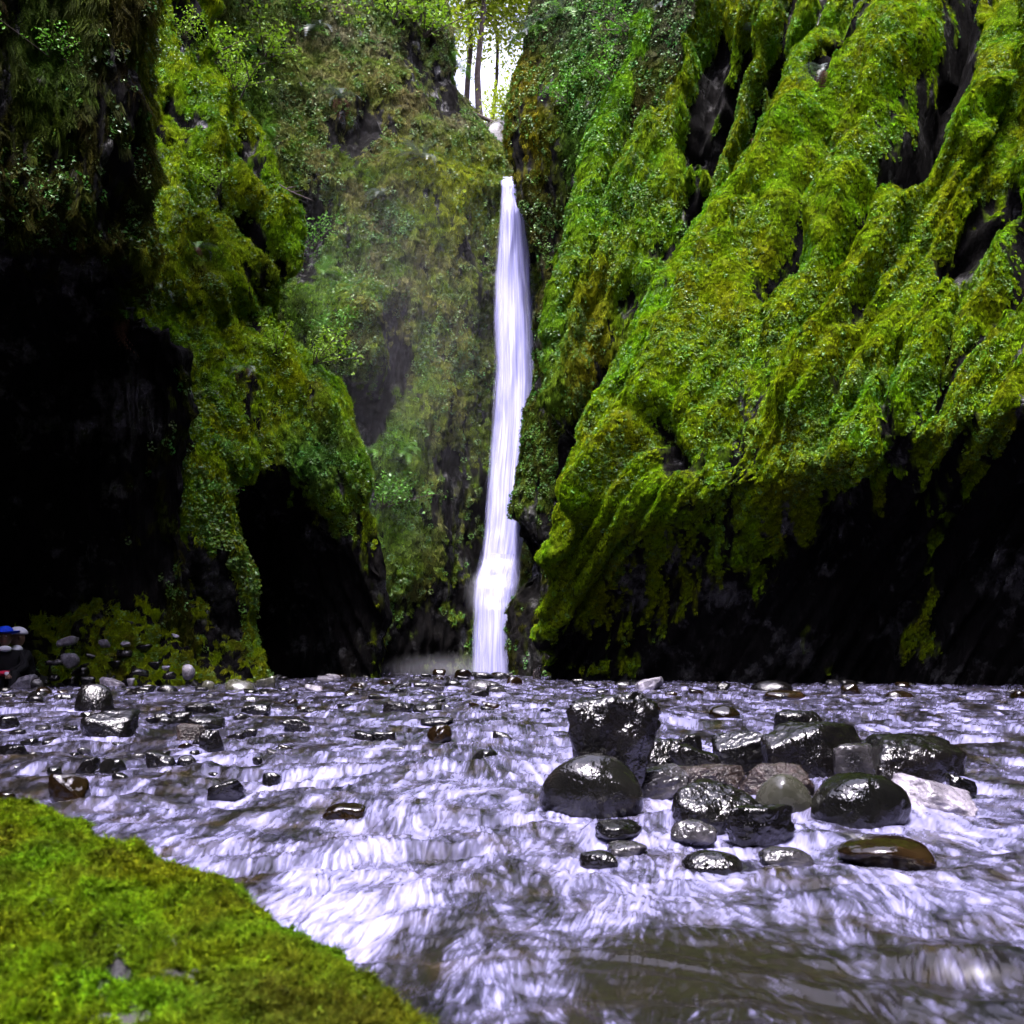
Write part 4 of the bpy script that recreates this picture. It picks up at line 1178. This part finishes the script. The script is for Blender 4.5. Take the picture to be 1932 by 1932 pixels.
for nm, wm, do, de, ed, sd, ysub in [("water_core", 1.0, 0.0, 0.55, 0.62, 0, (333, 1276)), ("water_veil", 1.07, 0.25, 0.15, 0.35, 1, (338, 1276)), ("lower_splash", 1.25, 0.45, -0.02, 0.1, 2, (1045, 1276))]:
    o = fall_sheet(nm, wm, do, de, ed, sd, None, ysub)
    o.parent = fall
    o.matrix_parent_inverse = Matrix.Translation(-Vector(fall.location))

# spray drifting at the foot of the falls
def mist(name, c, rr, dens, pw, label):
    u, f = ico(4)
    c = np.array(c); rr = np.array(rr)
    me = mesh_np(name, u * rr * 1.03 + c, f)
    m = bpy.data.materials.new("spray"); m.use_nodes = True
    t = m.node_tree
    t.nodes.remove(t.nodes["Principled BSDF"])
    pv = N(t, "ShaderNodeVolumePrincipled")
    pv.inputs["Color"].default_value = (0.86, 0.86, 0.98, 1)
    tc = N(t, "ShaderNodeTexCoord")
    gr = N(t, "ShaderNodeTexGradient", gradient_type='SPHERICAL')
    mp = N(t, "ShaderNodeMapping", vector_type='TEXTURE')
    mp.inputs["Location"].default_value = tuple(c); mp.inputs["Scale"].default_value = tuple(rr)
    t.links.new(tc.outputs["Object"], mp.inputs[0]); t.links.new(mp.outputs[0], gr.inputs[0])
    p2 = N(t, "ShaderNodeMath", operation='POWER'); p2.inputs[1].default_value = pw
    t.links.new(gr.outputs[1], p2.inputs[0])
    mu = N(t, "ShaderNodeMath", operation='MULTIPLY'); mu.inputs[1].default_value = dens
    t.links.new(p2.outputs[0], mu.inputs[0]); t.links.new(mu.outputs[0], pv.inputs["Density"])
    t.links.new(pv.outputs[0], t.nodes["Material Output"].inputs["Volume"])
    o = link(name, me, m)
    tag(o, label, None, None, "stuff")
mist("mist", P(855, 1262, 24.0), (2.4, 0.9, 0.5), 0.32, 1.7, "pale spray drifting off the foot of the waterfall")
mist("mist", P(915, 1120, 24.2), (0.6, 0.5, 0.75), 0.9, 1.5, "puff of spray where the waterfall strikes its lower ledge")
mist("mist", P(750, 640, 24.3), (4.2, 1.5, 6.5), 0.022, 1.0, "thin spray hanging in front of the back wall")

# ------------------------------------------------------------------ mossy boulder in the foreground
def fore():
    nr, nc = 150, 220
    prof = [(-500, 1520), (-250, 1528), (0, 1548), (150, 1570), (330, 1645), (500, 1755), (620, 1828), (720, 1900), (800, 1945), (900, 2010), (980, 2080)]
    ctrl = []
    for k, (dd, drop) in enumerate([(2.1, 330), (1.8, 120), (1.58, 0), (1.42, 30), (1.2, 150), (1.0, 330), (0.84, 560), (0.72, 900), (0.6, 1500)]):
        row = []
        for (x, y) in prof:
            # the crest comes nearer towards the right
            s_ = 1.0 - 0.34 * float(sstep(-100, 950, np.array(float(x))))
            row.append(P(x, y + drop * (0.9 if k > 2 else 1), dd * s_))
        ctrl.append(row)
    s = surface(ctrl, nr, nc)
    n = normals(s)
    if n[nr // 2, nc // 2, 2] < 0: n = -n
    hol = np.exp(-(seg_dist(*img(s), [(120, 1765), (180, 1800), (255, 1812)]) / 30) ** 2) + .5 * np.exp(-(seg_dist(*img(s), [(170, 1570), (230, 1590)]) / 12) ** 2)
    disp = 0.016 * fbm(s * 5, 3, 201) + 0.02 * fbm(s * np.array([11, 11, 11]), 3, 202) + 0.009 * fbm(s * 45, 2, 203) - 0.09 * hol
    s = s + n * disp[..., None]
    ix, iy = img(s)
    m = 0.76 + 0.34 * fbm(s * 6, 3, 205) + 0.36 * fbm(s * 22, 3, 206) - 1.2 * hol
    m = m - 0.45 * sstep(0.06, -0.02, s[..., 2]) - .15 * np.exp(-(((ix - 700) / 170) ** 2 + ((iy - 1900) / 80) ** 2))
    m = np.clip(m, 0, 1)
    a, b = fbm(s * 5, 3, 207), fbm(s * 14, 3, 208)
    tint = 0.62 * palette([(0.6 + a, YEL), (0.6 - a * .7 + b * .4, LIM), (0.05 + b * .5, LEA), (0.25 - b * .9, OLI), (0.02 + .6 * np.clip(fbm(s * 9, 2, 209), 0, 1), BRO * 1.2)])
    flank_shade = np.exp(-(((ix - 640) / 200) ** 2 + ((iy - 1930) / 110) ** 2))          # shade low on the right flank, painted into the moss tint
    tint = tint * (1 - .55 * flank_shade)[..., None] + .25 * flank_shade[..., None] * BRO
    fc = grid_faces(nr, nc)
    me = mesh_np("mossy_boulder", s.reshape(-1, 3), fc)
    attr(me, "moss", 'FLOAT', m.ravel())
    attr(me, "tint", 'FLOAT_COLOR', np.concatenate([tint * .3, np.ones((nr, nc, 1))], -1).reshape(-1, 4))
    mt, t, bs = new_mat("lichen_rock_under_moss")
    am = N(t, "ShaderNodeAttribute", attribute_name="moss"); at = N(t, "ShaderNodeAttribute", attribute_name="tint")
    nz = noise_node(t, 40, 5, .65)
    rk = ramp(t, nz, [(.35, (0.02, 0.018, 0.02)), (.6, (0.025, 0.024, 0.03)), (.75, (0.09, 0.088, 0.11))])
    fac = ramp(t, am.outputs["Fac"], [(.3, (0, 0, 0)), (.5, (1, 1, 1))])
    t.links.new(mixc(t, fac, rk, at.outputs["Color"]), bs.inputs["Base Color"])
    bs.inputs["Roughness"].default_value = .8
    bump(t, nz, .8, .01, bs)
    o = link("mossy_boulder", me, mt)
    tag(o, "large rounded boulder thick with bright green moss in the lower left foreground", "boulder")
    n2 = normals(s)
    if n2[nr // 2, nc // 2, 2] < 0: n2 = -n2
    area = np.linalg.norm(np.cross(np.gradient(s, axis=1), np.gradient(s, axis=0)), axis=-1)
    vis = (ix > -200) & (iy < 2100) & (s[..., 2] > -.03)
    wgt = (area * sstep(.3, .6, m) * vis).ravel()
    k = 30000
    pick = rng.choice(len(wgt), k, p=wgt / wgt.sum())
    r_, c_ = pick // nc, pick % nc
    r1 = np.minimum(r_ + 1, nr - 1); c1 = np.minimum(c_ + 1, nc - 1)
    pos = s[r_, c_] + rng.uniform(0, 1, (k, 1)) * (s[r1, c_] - s[r_, c_]) + rng.uniform(0, 1, (k, 1)) * (s[r_, c1] - s[r_, c_])
    nn = n2[r_, c_] + rng.normal(0, .3, (k, 3)); nn /= np.linalg.norm(nn, axis=1)[:, None]
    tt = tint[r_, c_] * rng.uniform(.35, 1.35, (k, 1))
    idx = rng.choice([2, 2, 6, 6, 5], k)
    sz = rng.uniform(.009, .019, k)
    sz = np.where(idx >= 3, sz * .75, sz)
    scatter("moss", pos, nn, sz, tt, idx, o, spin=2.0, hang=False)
fore()

# ------------------------------------------------------------------ mossy bank on the left
def build_bank():
    rows = []
    for y, d in ((1330, 13.0), (1306, 13.6), (1290, 14.1), (1262, 14.6), (1225, 15.0), (1170, 15.4), (1110, 15.8), (1050, 16.4)):
        r = []
        for x in (-500, -250, 0, 120, 240, 340, 420, 500):
            lift = float(np.interp(x, [-500, 0, 240, 340, 420, 500], [0, 0, 10, 70, 150, 175])) * float(sstep(1330, 1080, np.array(float(y))))
            r.append((x, min(y + lift, 1330), d + 0.002 * max(0, x - 200)))
        rows.append(r)
    return rows_px(rows)
def bank_tint(x, y, s, sd):
    a, b = NZ(s, 1.2, sd + 20), NZ(s, 3.0, sd + 21)
    return palette([(0.8 + a, YEL), (0.25 + b * .5, LIM), (0.35 - a * .6, OLI), (0.15 - b * .4, BRO)])
def bank_bare(x, y, s):
    return 0.22 + 0.9 * sstep(.28, .02, np.abs(fbm(s * np.array([2.2, 2.2, 3.0]), 3, 301))) + .5 * sstep(120, 20, x) + 0.3 * sstep(1285, 1300, y)
cliffs['bank'] = cliff("mossy_bank", "low rubble bank grown over with moss at the foot of the near left cliff", build_bank(), 170, 260, [], bank_bare, bank_tint,
      n_moss=15000, size=(0.05, 0.12), leaf=lambda x, y, p: np.full(len(p), 0.05), seed=8, moss_bias=0.15, rough=(0.26, 0.2, 0.1), cat='bank')

# ------------------------------------------------------------------ plants on the walls
def surf_at(key, x, y):
    o, s, n, m = cliffs[key]
    ix, iy = img(s)
    q = (ix - x) ** 2 + (iy - y) ** 2 + 40 * s[..., 1]
    k = np.argmin(np.where(s[..., 1] > 2, q, 1e12))
    i, j = k // q.shape[1], k % q.shape[1]
    return s[i, j], n[i, j]

def mat_leafy(name, col, var, rough=.45, spec=.4, transl=.25):
    return mat_solid(name, col, rough, spec, var, 14.0, transl)
M_FERN = {'silver': mat_leafy("silver_fern", (0.035, 0.055, 0.04), (0.075, 0.095, 0.085), .35, .5),
          'green': mat_leafy("green_fern", (0.05, 0.16, 0.012), (0.10, 0.24, 0.02)),
          'dead': mat_leafy("dead_fern", (0.06, 0.022, 0.014), (0.11, 0.05, 0.03), .8, .2, .1)}

def frond_mesh(seed, droop):
    r = np.random.default_rng(seed)
    V, Fc = [], []
    n = 17
    pts = []
    for i in range(n):
        t = i / (n - 1)
        pts.append(np.array([0.06 * math.sin(3 * t + seed), t * (1 - 0.25 * t * droop), 0.55 * t - (0.45 + .55 * droop) * t * t]))
    for i in range(n - 1):
        p, q = pts[i], pts[i + 1]
        w_ = 0.010 * (1 - i / n)
        k = len(V)
        V += [p + [-w_, 0, 0], p + [w_, 0, 0], q + [w_, 0, 0], q + [-w_, 0, 0]]
        Fc.append([k, k + 1, k + 2, k + 3])
        t = i / (n - 1)
        L = 0.17 * math.sin(math.pi * min(1, 0.12 + 0.9 * t)) + .02
        for sd in (-1, 1):
            d = np.array([sd, 0.35, -0.12 + r.normal(0, .08)]) * L
            wv = (q - p) * 0.42
            k = len(V)
            V += [p - wv * .5, p + wv * .5, p + d * .6 + wv * .5, p + d]
            V[-1] = V[-1] + wv * .2
            Fc.append([k, k + 1, k + 2, k + 3])
    return mesh_np("frond", np.array(V), np.array(Fc), smooth=False)
FRONDS = {}
for kd in M_FERN:
    FRONDS[kd] = []
    for q in range(3):
        me = frond_mesh(q + 1, {'silver': .5, 'green': .35, 'dead': 1.3}[kd] + .15 * q)
        me.materials.append(M_FERN[kd])
        FRONDS[kd].append(me)

def fern(key, x, y, size, kinds, label, nf=9):
    p, n = surf_at(key, x, y)
    root = empty("fern", p + n * 0.05)
    tag(root, label, "fern", None)
    out = Vector((n[0], n[1], max(n[2], 0.25))).normalized()
    az = math.atan2(out.y, out.x) - math.pi / 2
    for i in range(nf):
        kd = kinds[i % len(kinds)]
        f = bpy.data.objects.new("frond", random.choice(FRONDS[kd]))
        COL.objects.link(f)
        f.parent = root
        a = az + random.uniform(-1.35, 1.35)
        f.rotation_euler = (random.uniform(-.5, .5) - (.9 if kd == 'dead' else 0), random.uniform(-.3, .3), a)
        k = size * random.uniform(.75, 1.15)
        f.scale = (k, k, k)
FERNS = [('R2', 1398, 52, .5, ['silver'], "silvery fern among the moss ropes at the top right"),
         ('R1', 1556, 138, .5, ['silver', 'silver', 'dead'], "silver striped fern on the big right cliff's upper edge"),
         ('R2', 1250, 15, .55, ['silver'], "pale fern high on the moss edge right of the notch"),
         ('R2', 1418, 262, .4, ['silver', 'dead'], "small pale fern under a moss rope on the black rock at right"),
         ('L2', 300, 545, .5, ['silver', 'green'], "silvery fern beside the near left cliff's moss nose"),
         ('L1', 243, 600, .6, ['dead', 'green', 'dead'], "fern with rust brown dead fronds on the dark left overhang"),
         ('L2', 375, 470, .55, ['dead', 'silver', 'green'], "half dead fern on the mossy left buttress"),
         ('L2', 470, 700, .5, ['green', 'dead', 'silver'], "fern with withered fronds on the lower left buttress"),
         ('L2', 292, 295, .5, ['dead', 'silver'], "withered fern beside the near left cliff's edge"),
         ('L3', 757, 858, .8, ['green'], "bright green fern on the back wall low beside the falls"),
         ('L3', 700, 852, .75, ['green'], "bright green fern left of its twin on the back wall"),
         ('L3', 610, 520, .8, ['green'], "green fern on the back wall beside the left buttress"),
         ('L3', 730, 372, .7, ['silver'], "grey green fern on the back wall left of the waterfall's lip"),
         ('L3', 800, 300, .8, ['silver'], "grey green fern just above the moss lip"),
         ('L3', 645, 190, .8, ['silver', 'dead'], "grey fern high on the back wall above the left buttress"),
         ('L3', 590, 60, .9, ['silver', 'green'], "fern near the top of the back wall, below the trunk"),
         ('L3', 880, 118, .8, ['green', 'silver'], "fern at the left rim of the notch"),
         ('R3', 1000, 60, .8, ['silver', 'silver', 'green'], "grey fern at the right rim of the notch"),
         ('R3', 1060, 30, .9, ['silver', 'green'], "grey green fern high right of the notch"),
         ('L2', 505, 240, .45, ['green'], "small fern on the skyline of the upper left buttress"),
         ('bank', 275, 1238, .32, ['green'], "small bright fern low on the mossy left bank")]
for a in FERNS:
    fern(*a)

# leafy shrubs rooted on the walls
M_SHRUB = [mat_leafy("lime_shrub_leaves", (0.10, 0.22, 0.006), (0.20, 0.34, 0.015), .5, .4, .35), mat_leafy("green_shrub_leaves", (0.05, 0.17, 0.012), (0.10, 0.26, 0.02), .45, .4, .3)]
M_BARK = mat_solid("bark", (0.035, 0.026, 0.024), .85, .2, (0.085, 0.065, 0.062), 9)
def tube(pts, rad, sides=6):
    V, Fc = [], []
    pts = [np.array(p, float) for p in pts]
    for i, p in enumerate(pts):
        t = pts[min(i + 1, len(pts) - 1)] - pts[max(i - 1, 0)]
        t = t / (np.linalg.norm(t) + 1e-9)
        a = np.cross(t, [0.3, 1, 0.2]); a /= np.linalg.norm(a); b = np.cross(t, a)
        for k in range(sides):
            an = 2 * math.pi * k / sides
            V.append(p + (a * math.cos(an) + b * math.sin(an)) * rad[i])
    for i in range(len(pts) - 1):
        for k in range(sides):
            k2 = (k + 1) % sides
            Fc.append([i * sides + k, i * sides + k2, (i + 1) * sides + k2, (i + 1) * sides + k])
    return V, Fc
def join_parts(parts):
    V, Fc = [], []
    for v, f in parts:
        k = len(V)
        V += list(v); Fc += [[a + k for a in q] for q in f]
    return np.array(V), np.array(Fc)
def leaves_at(cent, n, spread, size, r, flat=0.6):
    c = cent[r.integers(0, len(cent), n)] + r.normal(0, 1, (n, 3)) * spread
    nr = r.normal(0, 1, (n, 3)); nr[:, 2] = np.abs(nr[:, 2]) + flat; nr /= np.linalg.norm(nr, axis=1)[:, None]
    t1 = np.cross(nr, r.normal(0, 1, (n, 3))); t1 /= np.linalg.norm(t1, axis=1)[:, None]
    t2 = np.cross(nr, t1)
    s_ = r.uniform(.6, 1.3, (n, 1)) * size
    q = np.stack([c - t1 * s_, c - t2 * s_ * .55 + t1 * s_ * .1, c + t1 * s_ * 1.1, c + t2 * s_ * .55 + t1 * s_ * .1], 1)
    return q.reshape(-1, 3), np.arange(n * 4).reshape(-1, 4)
SHR = []
for q in range(3):
    r = np.random.default_rng(400 + q)
    stems, tips = [], []
    for k in range(9):
        d = np.array([r.normal(0, .5), .5 + r.normal(0, .25), .55 + r.normal(0, .25)])
        pts = [np.zeros(3), d * .35, d * .7 + [0, 0, -.02], d * 1.0 + [0, 0, -.12]]
        stems.append(tube(pts, [.014, .011, .008, .003], 5)); tips += pts[1:]
        tips += [pts[2] + r.normal(0, .12, 3) for _ in range(3)]
    SHR.append((mesh_np("stems", *join_parts(stems)), mesh_np("leaves", *leaves_at(np.array(tips), 430, .09, .042, r), smooth=False)))
    SHR[-1][0].materials.append(M_BARK)
def shrub(key, x, y, size, mi, label):
    p, n = surf_at(key, x, y)
    root = empty("shrub", p)
    tag(root, label, "shrub")
    az = math.atan2(n[1], n[0]) - math.pi / 2
    st_, lf = random.choice(SHR)
    a = bpy.data.objects.new("stems", st_); b = bpy.data.objects.new("leaves", lf.copy())
    b.data.materials.append(M_SHRUB[mi])
    for o in (a, b):
        COL.objects.link(o); o.parent = root
    b["kind"] = "stuff"
    root.rotation_euler = (0, 0, az)
    root.scale = (size,) * 3
SHRUBS = [('L2', 398, 110, 1.0, 0, "lime green shrub under the dark rock spur at upper left"), ('L2', 440, 170, .8, 0, "lime shrub on the upper left buttress's skyline"), ('L2', 420, 370, .7, 0, "small lime shrub in the middle of the left buttress"),
          ('L2', 345, 70, .7, 0, "small lime shrub beside the near left cliff near the frame's top"), ('L2', 520, 672, .8, 0, "lime shrub on the shoulder of the lower left buttress"), ('L2', 590, 690, .9, 0, "lime shrub at the lower left buttress's skyline"),
          ('L3', 640, 640, 1.0, 1, "green shrub in the gap behind the lower left buttress"), ('L3', 590, 470, 1.1, 1, "green shrub behind the upper left buttress's nose"), ('L3', 720, 960, 1.2, 1, "dark green shrub low on the back wall beside the cave bulge"),
          ('L3', 500, 110, 1.3, 0, "bright shrub high on the back wall at left"), ('L3', 560, 20, 1.4, 0, "yellow green shrub at the top of the frame left of the trunk"), ('L3', 745, 45, 1.6, 0, "yellow green maple shrub near the top left of the notch"),
          ('L3', 800, 70, 1.5, 0, "yellow green maple shrub overhanging the left side of the notch"), ('R2', 1192, 60, .9, 1, "bright green shrub on the moss edge right of the notch"), ('R2', 1150, 150, .8, 1, "green shrub lower on the moss edge right of the notch"),
          ('R2', 1175, 95, .7, 0, "lime shrub between two green ones right of the notch"), ('R3', 1070, 200, .8, 1, "ivy green shrub on the dark pillar's shaded side"), ('L1B', 415, 935, .35, 1, "small green shrub on the moss tongue"),
          ('L2', 410, 860, .5, 1, "round green cushion plant on the lower left buttress"), ('L1', 95, 110, .5, 1, "leafy green plant on the dark near left cliff")]
for a in SHRUBS:
    shrub(*a)

# ------------------------------------------------------------------ trees above the notch
M_CROWN = mat_leafy("spring_maple_leaves", (0.16, 0.24, 0.006), (0.30, 0.38, 0.02), .5, .35, .5)
def tree(x, ybase, d, h, rad, seed, label, nleaf, lean=0.0, leaf_size=.12, spread=.5, crown_from=.35, droop=.0):
    r = np.random.default_rng(seed)
    b = P(x, ybase, d)
    root = empty("tree", b)
    tag(root, label, "tree", "trees above the waterfall")
    parts, tips = [], []
    n = 9
    tr = [np.array([lean * (i / n) * h + .12 * math.sin(i * 1.3 + seed), .1 * math.cos(i * 1.7 + seed), h * i / n]) for i in range(n + 1)]
    parts.append(tube(tr, [rad * (1 - .75 * i / n) for i in range(n + 1)], 8))
    for k in range(16):
        t = r.uniform(crown_from, 1.0)
        i = min(int(t * n), n - 1)
        p = tr[i] + (tr[i + 1] - tr[i]) * (t * n - i)
        a = r.uniform(0, 2 * math.pi); L = h * r.uniform(.12, .3) * (1.25 - t * .6)
        dr = np.array([math.cos(a), math.sin(a), r.uniform(-.1, .5) - droop])
        bp = [p, p + dr * L * .5, p + dr * L + [0, 0, -.12 * L]]
        parts.append(tube(bp, [rad * .3 * (1 - .6 * t), rad * .18, rad * .05], 5))
        tips += [bp[1], bp[2], (bp[1] + bp[2]) / 2]
        for _ in range(3):
            e = bp[1] + (bp[2] - bp[1]) * r.uniform(0, 1); s_ = e + r.normal(0, .35, 3) * L * .6
            parts.append(tube([e, s_], [rad * .08, rad * .03], 4)); tips += [s_, (e + s_) / 2]
    t_ = link("trunk", mesh_np("trunk", *join_parts(parts)), M_BARK, root)
    if nleaf:
        tips = np.array(tips)
        c = link("crown", mesh_np("crown", *leaves_at(tips, nleaf, spread, leaf_size, r), smooth=False), M_CROWN, root)
        c["kind"] = "stuff"
TREES = [(904, 320, 37.0, 11.0, .16, 1, "slim tree standing in the middle of the bright notch", 8000, .012, .07, .45, .52), (886, 325, 39.0, 11.0, .15, 2, "slim tree at the left side of the bright notch", 10500, -.01, .07, .5, .5),
         (934, 330, 41.0, 12.0, .10, 3, "thin tree at the right side of the bright notch", 4500, .0, .07, .35, .64), (786, 215, 36.0, 9.5, .14, 4, "leafy tree left of the notch behind the rim", 18000, .0, .075, .55, .25),
         (1050, 260, 40.0, 10.0, .14, 5, "leafy tree right of the notch behind the pillar", 13000, -.03, .075, .5, .45), (948, 330, 34.5, 3.0, .05, 6, "young leafy tree low in the notch beside the pillar", 2600, .0, .055, .22, .1),
         (640, 45, 29.6, 7.0, .2, 7, "bare trunk rising from the top of the back wall at left", 0, .0)]
for a in TREES:
    tree(*a)
# fallen branch across the notch, boulders behind the lip
pts = [P(868, 205, 31), P(895, 214, 31), P(925, 228, 31), P(948, 245, 31), P(968, 275, 31), P(975, 300, 31)]
fb_parts = [tube(pts, [.03, .05, .06, .06, .05, .03], 6)]
r = np.random.default_rng(55)
for k in range(14):
    i = r.integers(0, 5); e = pts[i] + (pts[i + 1] - pts[i]) * r.uniform(0, 1)
    fb_parts.append(tube([e, e + np.array([r.normal(0, .12), r.normal(0, .1), -r.uniform(.1, .45)])], [.014, .004], 4))
o = link("fallen_branch", mesh_np("fallen_branch", *join_parts(fb_parts)), M_BARK)
tag(o, "dead branch fallen across the bright notch", "branch")
for (x0, x1, y0, y1, d, mt, sh, lb) in [(886, 992, 226, 360, 31.5, 'grey', 'dome', "grey rounded rock behind the waterfall's lip"), (905, 935, 300, 352, 29.8, 'brown', 'slab', "dark red broken stump of rock at the waterfall's lip"),
                                        (926, 952, 322, 346, 29.0, 'grey', 'dome', "small mossy rock just behind the waterfall's lip")]:
    wd = (x1 - x0) / F_PX * d; hh = (y1 - y0) / F_PX * d
    o = link("rock", rock_mesh("rock", wd, hh, wd, sh, 700 + x0, 4), M_ROCK[mt])
    o.location = P((x0 + x1) / 2, y1, d)
    tag(o, lb, "rock")
# bare twigs on the left
def twig(x, y, d, pts, label):
    b = P(x, y, d)
    prt = []
    for pl in pts:
        q = [P(a, c, d - .3 * i) - b for i, (a, c) in enumerate(pl)]
        prt.append(tube(q, list(np.linspace(.016, .005, len(q))), 5))
    o = link("bare_twig", mesh_np("bare_twig", *join_parts(prt)), M_BARK)
    o.location = b
    tag(o, label, "twig")
twig(524, 347, 20.2, [[(524, 347), (550, 362), (590, 378)], [(540, 356), (562, 351)], [(550, 362), (572, 360)]], "bare forked twig sticking out right of the upper left buttress")
twig(436, 330, 19.4, [[(452, 190), (470, 150), (488, 122), (500, 90)], [(470, 150), (462, 110)], [(488, 122), (505, 118)]], "thin bare sapling in front of the back wall at upper left")

# ------------------------------------------------------------------ two people on the left bank
M_CLOTH = mat_solid("black_cloth", (0.006, 0.006, 0.008), .85, .2)
M_BLUE = mat_solid("blue_cloth", (0.005, 0.06, 0.75), .6, .3, (0.004, 0.05, 0.6), 40)
M_WHITE = mat_solid("white_cloth", (0.72, 0.72, 0.82), .7, .3, (0.62, 0.62, 0.75), 30)
M_RED = mat_solid("red_cloth", (0.5, 0.01, 0.06), .6, .3, (0.4, 0.01, 0.05), 30)
M_SKIN = mat_solid("skin", (0.16, 0.09, 0.065), .55, .35)
def skin_mesh(name, joints, bones, mat, parent, levels=1):
    me = bpy.data.meshes.new(name)
    me.from_pydata([j[:3] for j in joints], bones, [])
    o = link(name, me, mat, parent)
    md = o.modifiers.new("skin", 'SKIN')
    for i, j in enumerate(joints):
        sv = me.skin_vertices[0].data[i]
        sv.radius = (j[3], j[3]); sv.use_root = (i == 0)
    sb = o.modifiers.new("sub", 'SUBSURF'); sb.levels = levels; sb.render_levels = levels
    return o
def ell(name, c, rr, mat, parent, sub=3, fn=None):
    u, f = ico(sub)
    v = u * np.array(rr)
    if fn: v = fn(v)
    o = link(name, mesh_np(name, v + np.array(c), f), mat, parent)
    return o
def person(x, ytop, d, label, hat, turn):
    b = P(x, 1301, d)
    root = empty("person", (b[0], b[1], b[2]))
    tag(root, label, "person", "people resting on the left bank")
    root.rotation_euler = (0, 0, turn)
    sc = 1.15
    root.scale = (sc,) * 3
    # seated, leaning forward, facing -Y
    J = [(0, 0.05, .08, .13), (0, 0.03, .22, .125), (0, -.02, .38, .14), (0, -.05, .47, .075), (0, -.07, .53, .05),
         (.17, -.03, .44, .06), (.24, -.12, .29, .045), (.16, -.26, .21, .036), (-.17, -.03, .44, .06), (-.24, -.12, .29, .045), (-.16, -.26, .21, .036),
         (.1, -.02, .08, .085), (.15, -.32, .22, .065), (.14, -.36, -.08, .045), (.14, -.46, -.14, .04), (-.1, -.02, .08, .085), (-.15, -.32, .22, .065), (-.14, -.36, -.08, .045), (-.14, -.46, -.14, .04)]
    B = [(0, 1), (1, 2), (2, 3), (3, 4), (2, 5), (5, 6), (6, 7), (2, 8), (8, 9), (9, 10), (0, 11), (11, 12), (12, 13), (13, 14), (0, 15), (15, 16), (16, 17), (17, 18)]
    skin_mesh("body", J, B, M_CLOTH, root)
    def hd(v):
        v = v.copy()
        v[:, 0] *= 1 - .18 * np.clip(-v[:, 2] / .11, 0, 1)
        nose = np.exp(-((v[:, 0] / .018) ** 2 + ((v[:, 2] + .005) / .03) ** 2)) * (v[:, 1] < 0)
        v[:, 1] -= .022 * nose
        return v
    head = ell("head", (0, -.09, .64), (.078, .095, .115), M_SKIN, root, 4, hd)
    for sx in (-1, 1):
        ell("ear", (sx * .078, -.085, .64), (.012, .022, .032), M_SKIN, head, 2)
        ell("eye", (sx * .03, -.178, .655), (.012, .008, .008), M_WHITE, head, 2)
        H_ = [(sx * .16, -.26, .21, .03), (sx * .13, -.31, .19, .032)]
        bn = [(0, 1)]
        for k in range(4):
            o_ = (k - 1.5) * .019
            a = len(H_)
            H_ += [(sx * .115 + o_, -.345, .185, .010), (sx * .105 + o_, -.375 + abs(k - 1.2) * .006, .165, .009), (sx * .1 + o_, -.38 + abs(k - 1.2) * .006, .14, .008)]
            bn += [(1, a), (a, a + 1), (a + 1, a + 2)]
        a = len(H_)
        H_ += [(sx * .09, -.29, .185, .011), (sx * .075, -.315, .17, .009)]
        bn += [(0, a), (a, a + 1)]
        skin_mesh("hand", H_, bn, M_SKIN, root)
    ell("mouth", (0, -.172, .592), (.022, .006, .005), M_RED, head, 2)
    if hat == 'blue':
        hh = ell("hat", (0, -.08, .715), (.092, .1, .07), M_BLUE, root, 3, lambda v: np.where(v[:, 2:3] < -.02, v * [1, 1, .3], v))
        u, f = ico(3)
        v = u * np.array([.17, .18, .014]); v[:, 2] += .028 * (v[:, 0] / .17) ** 2 - .05 * v[:, 1]
        br = link("brim", mesh_np("brim", v + np.array([0, -.09, .695]), f), M_BLUE, hh)
        ell("collar", (.01, -.13, .5), (.075, .05, .04), M_WHITE, root, 3)
        wb = ell("waist_bag", (.03, -.2, .2), (.13, .07, .035), M_RED, root, 3)
        ell("buckle", (.06, -.265, .2), (.03, .012, .025), M_WHITE, wb, 2)
    else:
        hh = ell("cap", (0, -.075, .70), (.1, .115, .085), M_WHITE, root, 3, lambda v: np.where(v[:, 2:3] < -.01, v * [1, 1, .25], v))
        u, f = ico(3)
        v = u * np.array([.08, .075, .01])
        link("visor", mesh_np("visor", v + np.array([0, -.2, .69]), f), M_WHITE, hh)
        ell("collar", (.05, -.11, .5), (.085, .07, .055), M_WHITE, root, 3)
person(13, 1205, 13.9, "dark clothed person in round blue hat with red waist bag, at the left edge", 'blue', .25)
person(46, 1207, 14.1, "person in dark clothes and white cap sitting right of the blue hatted person", 'white', -.75)
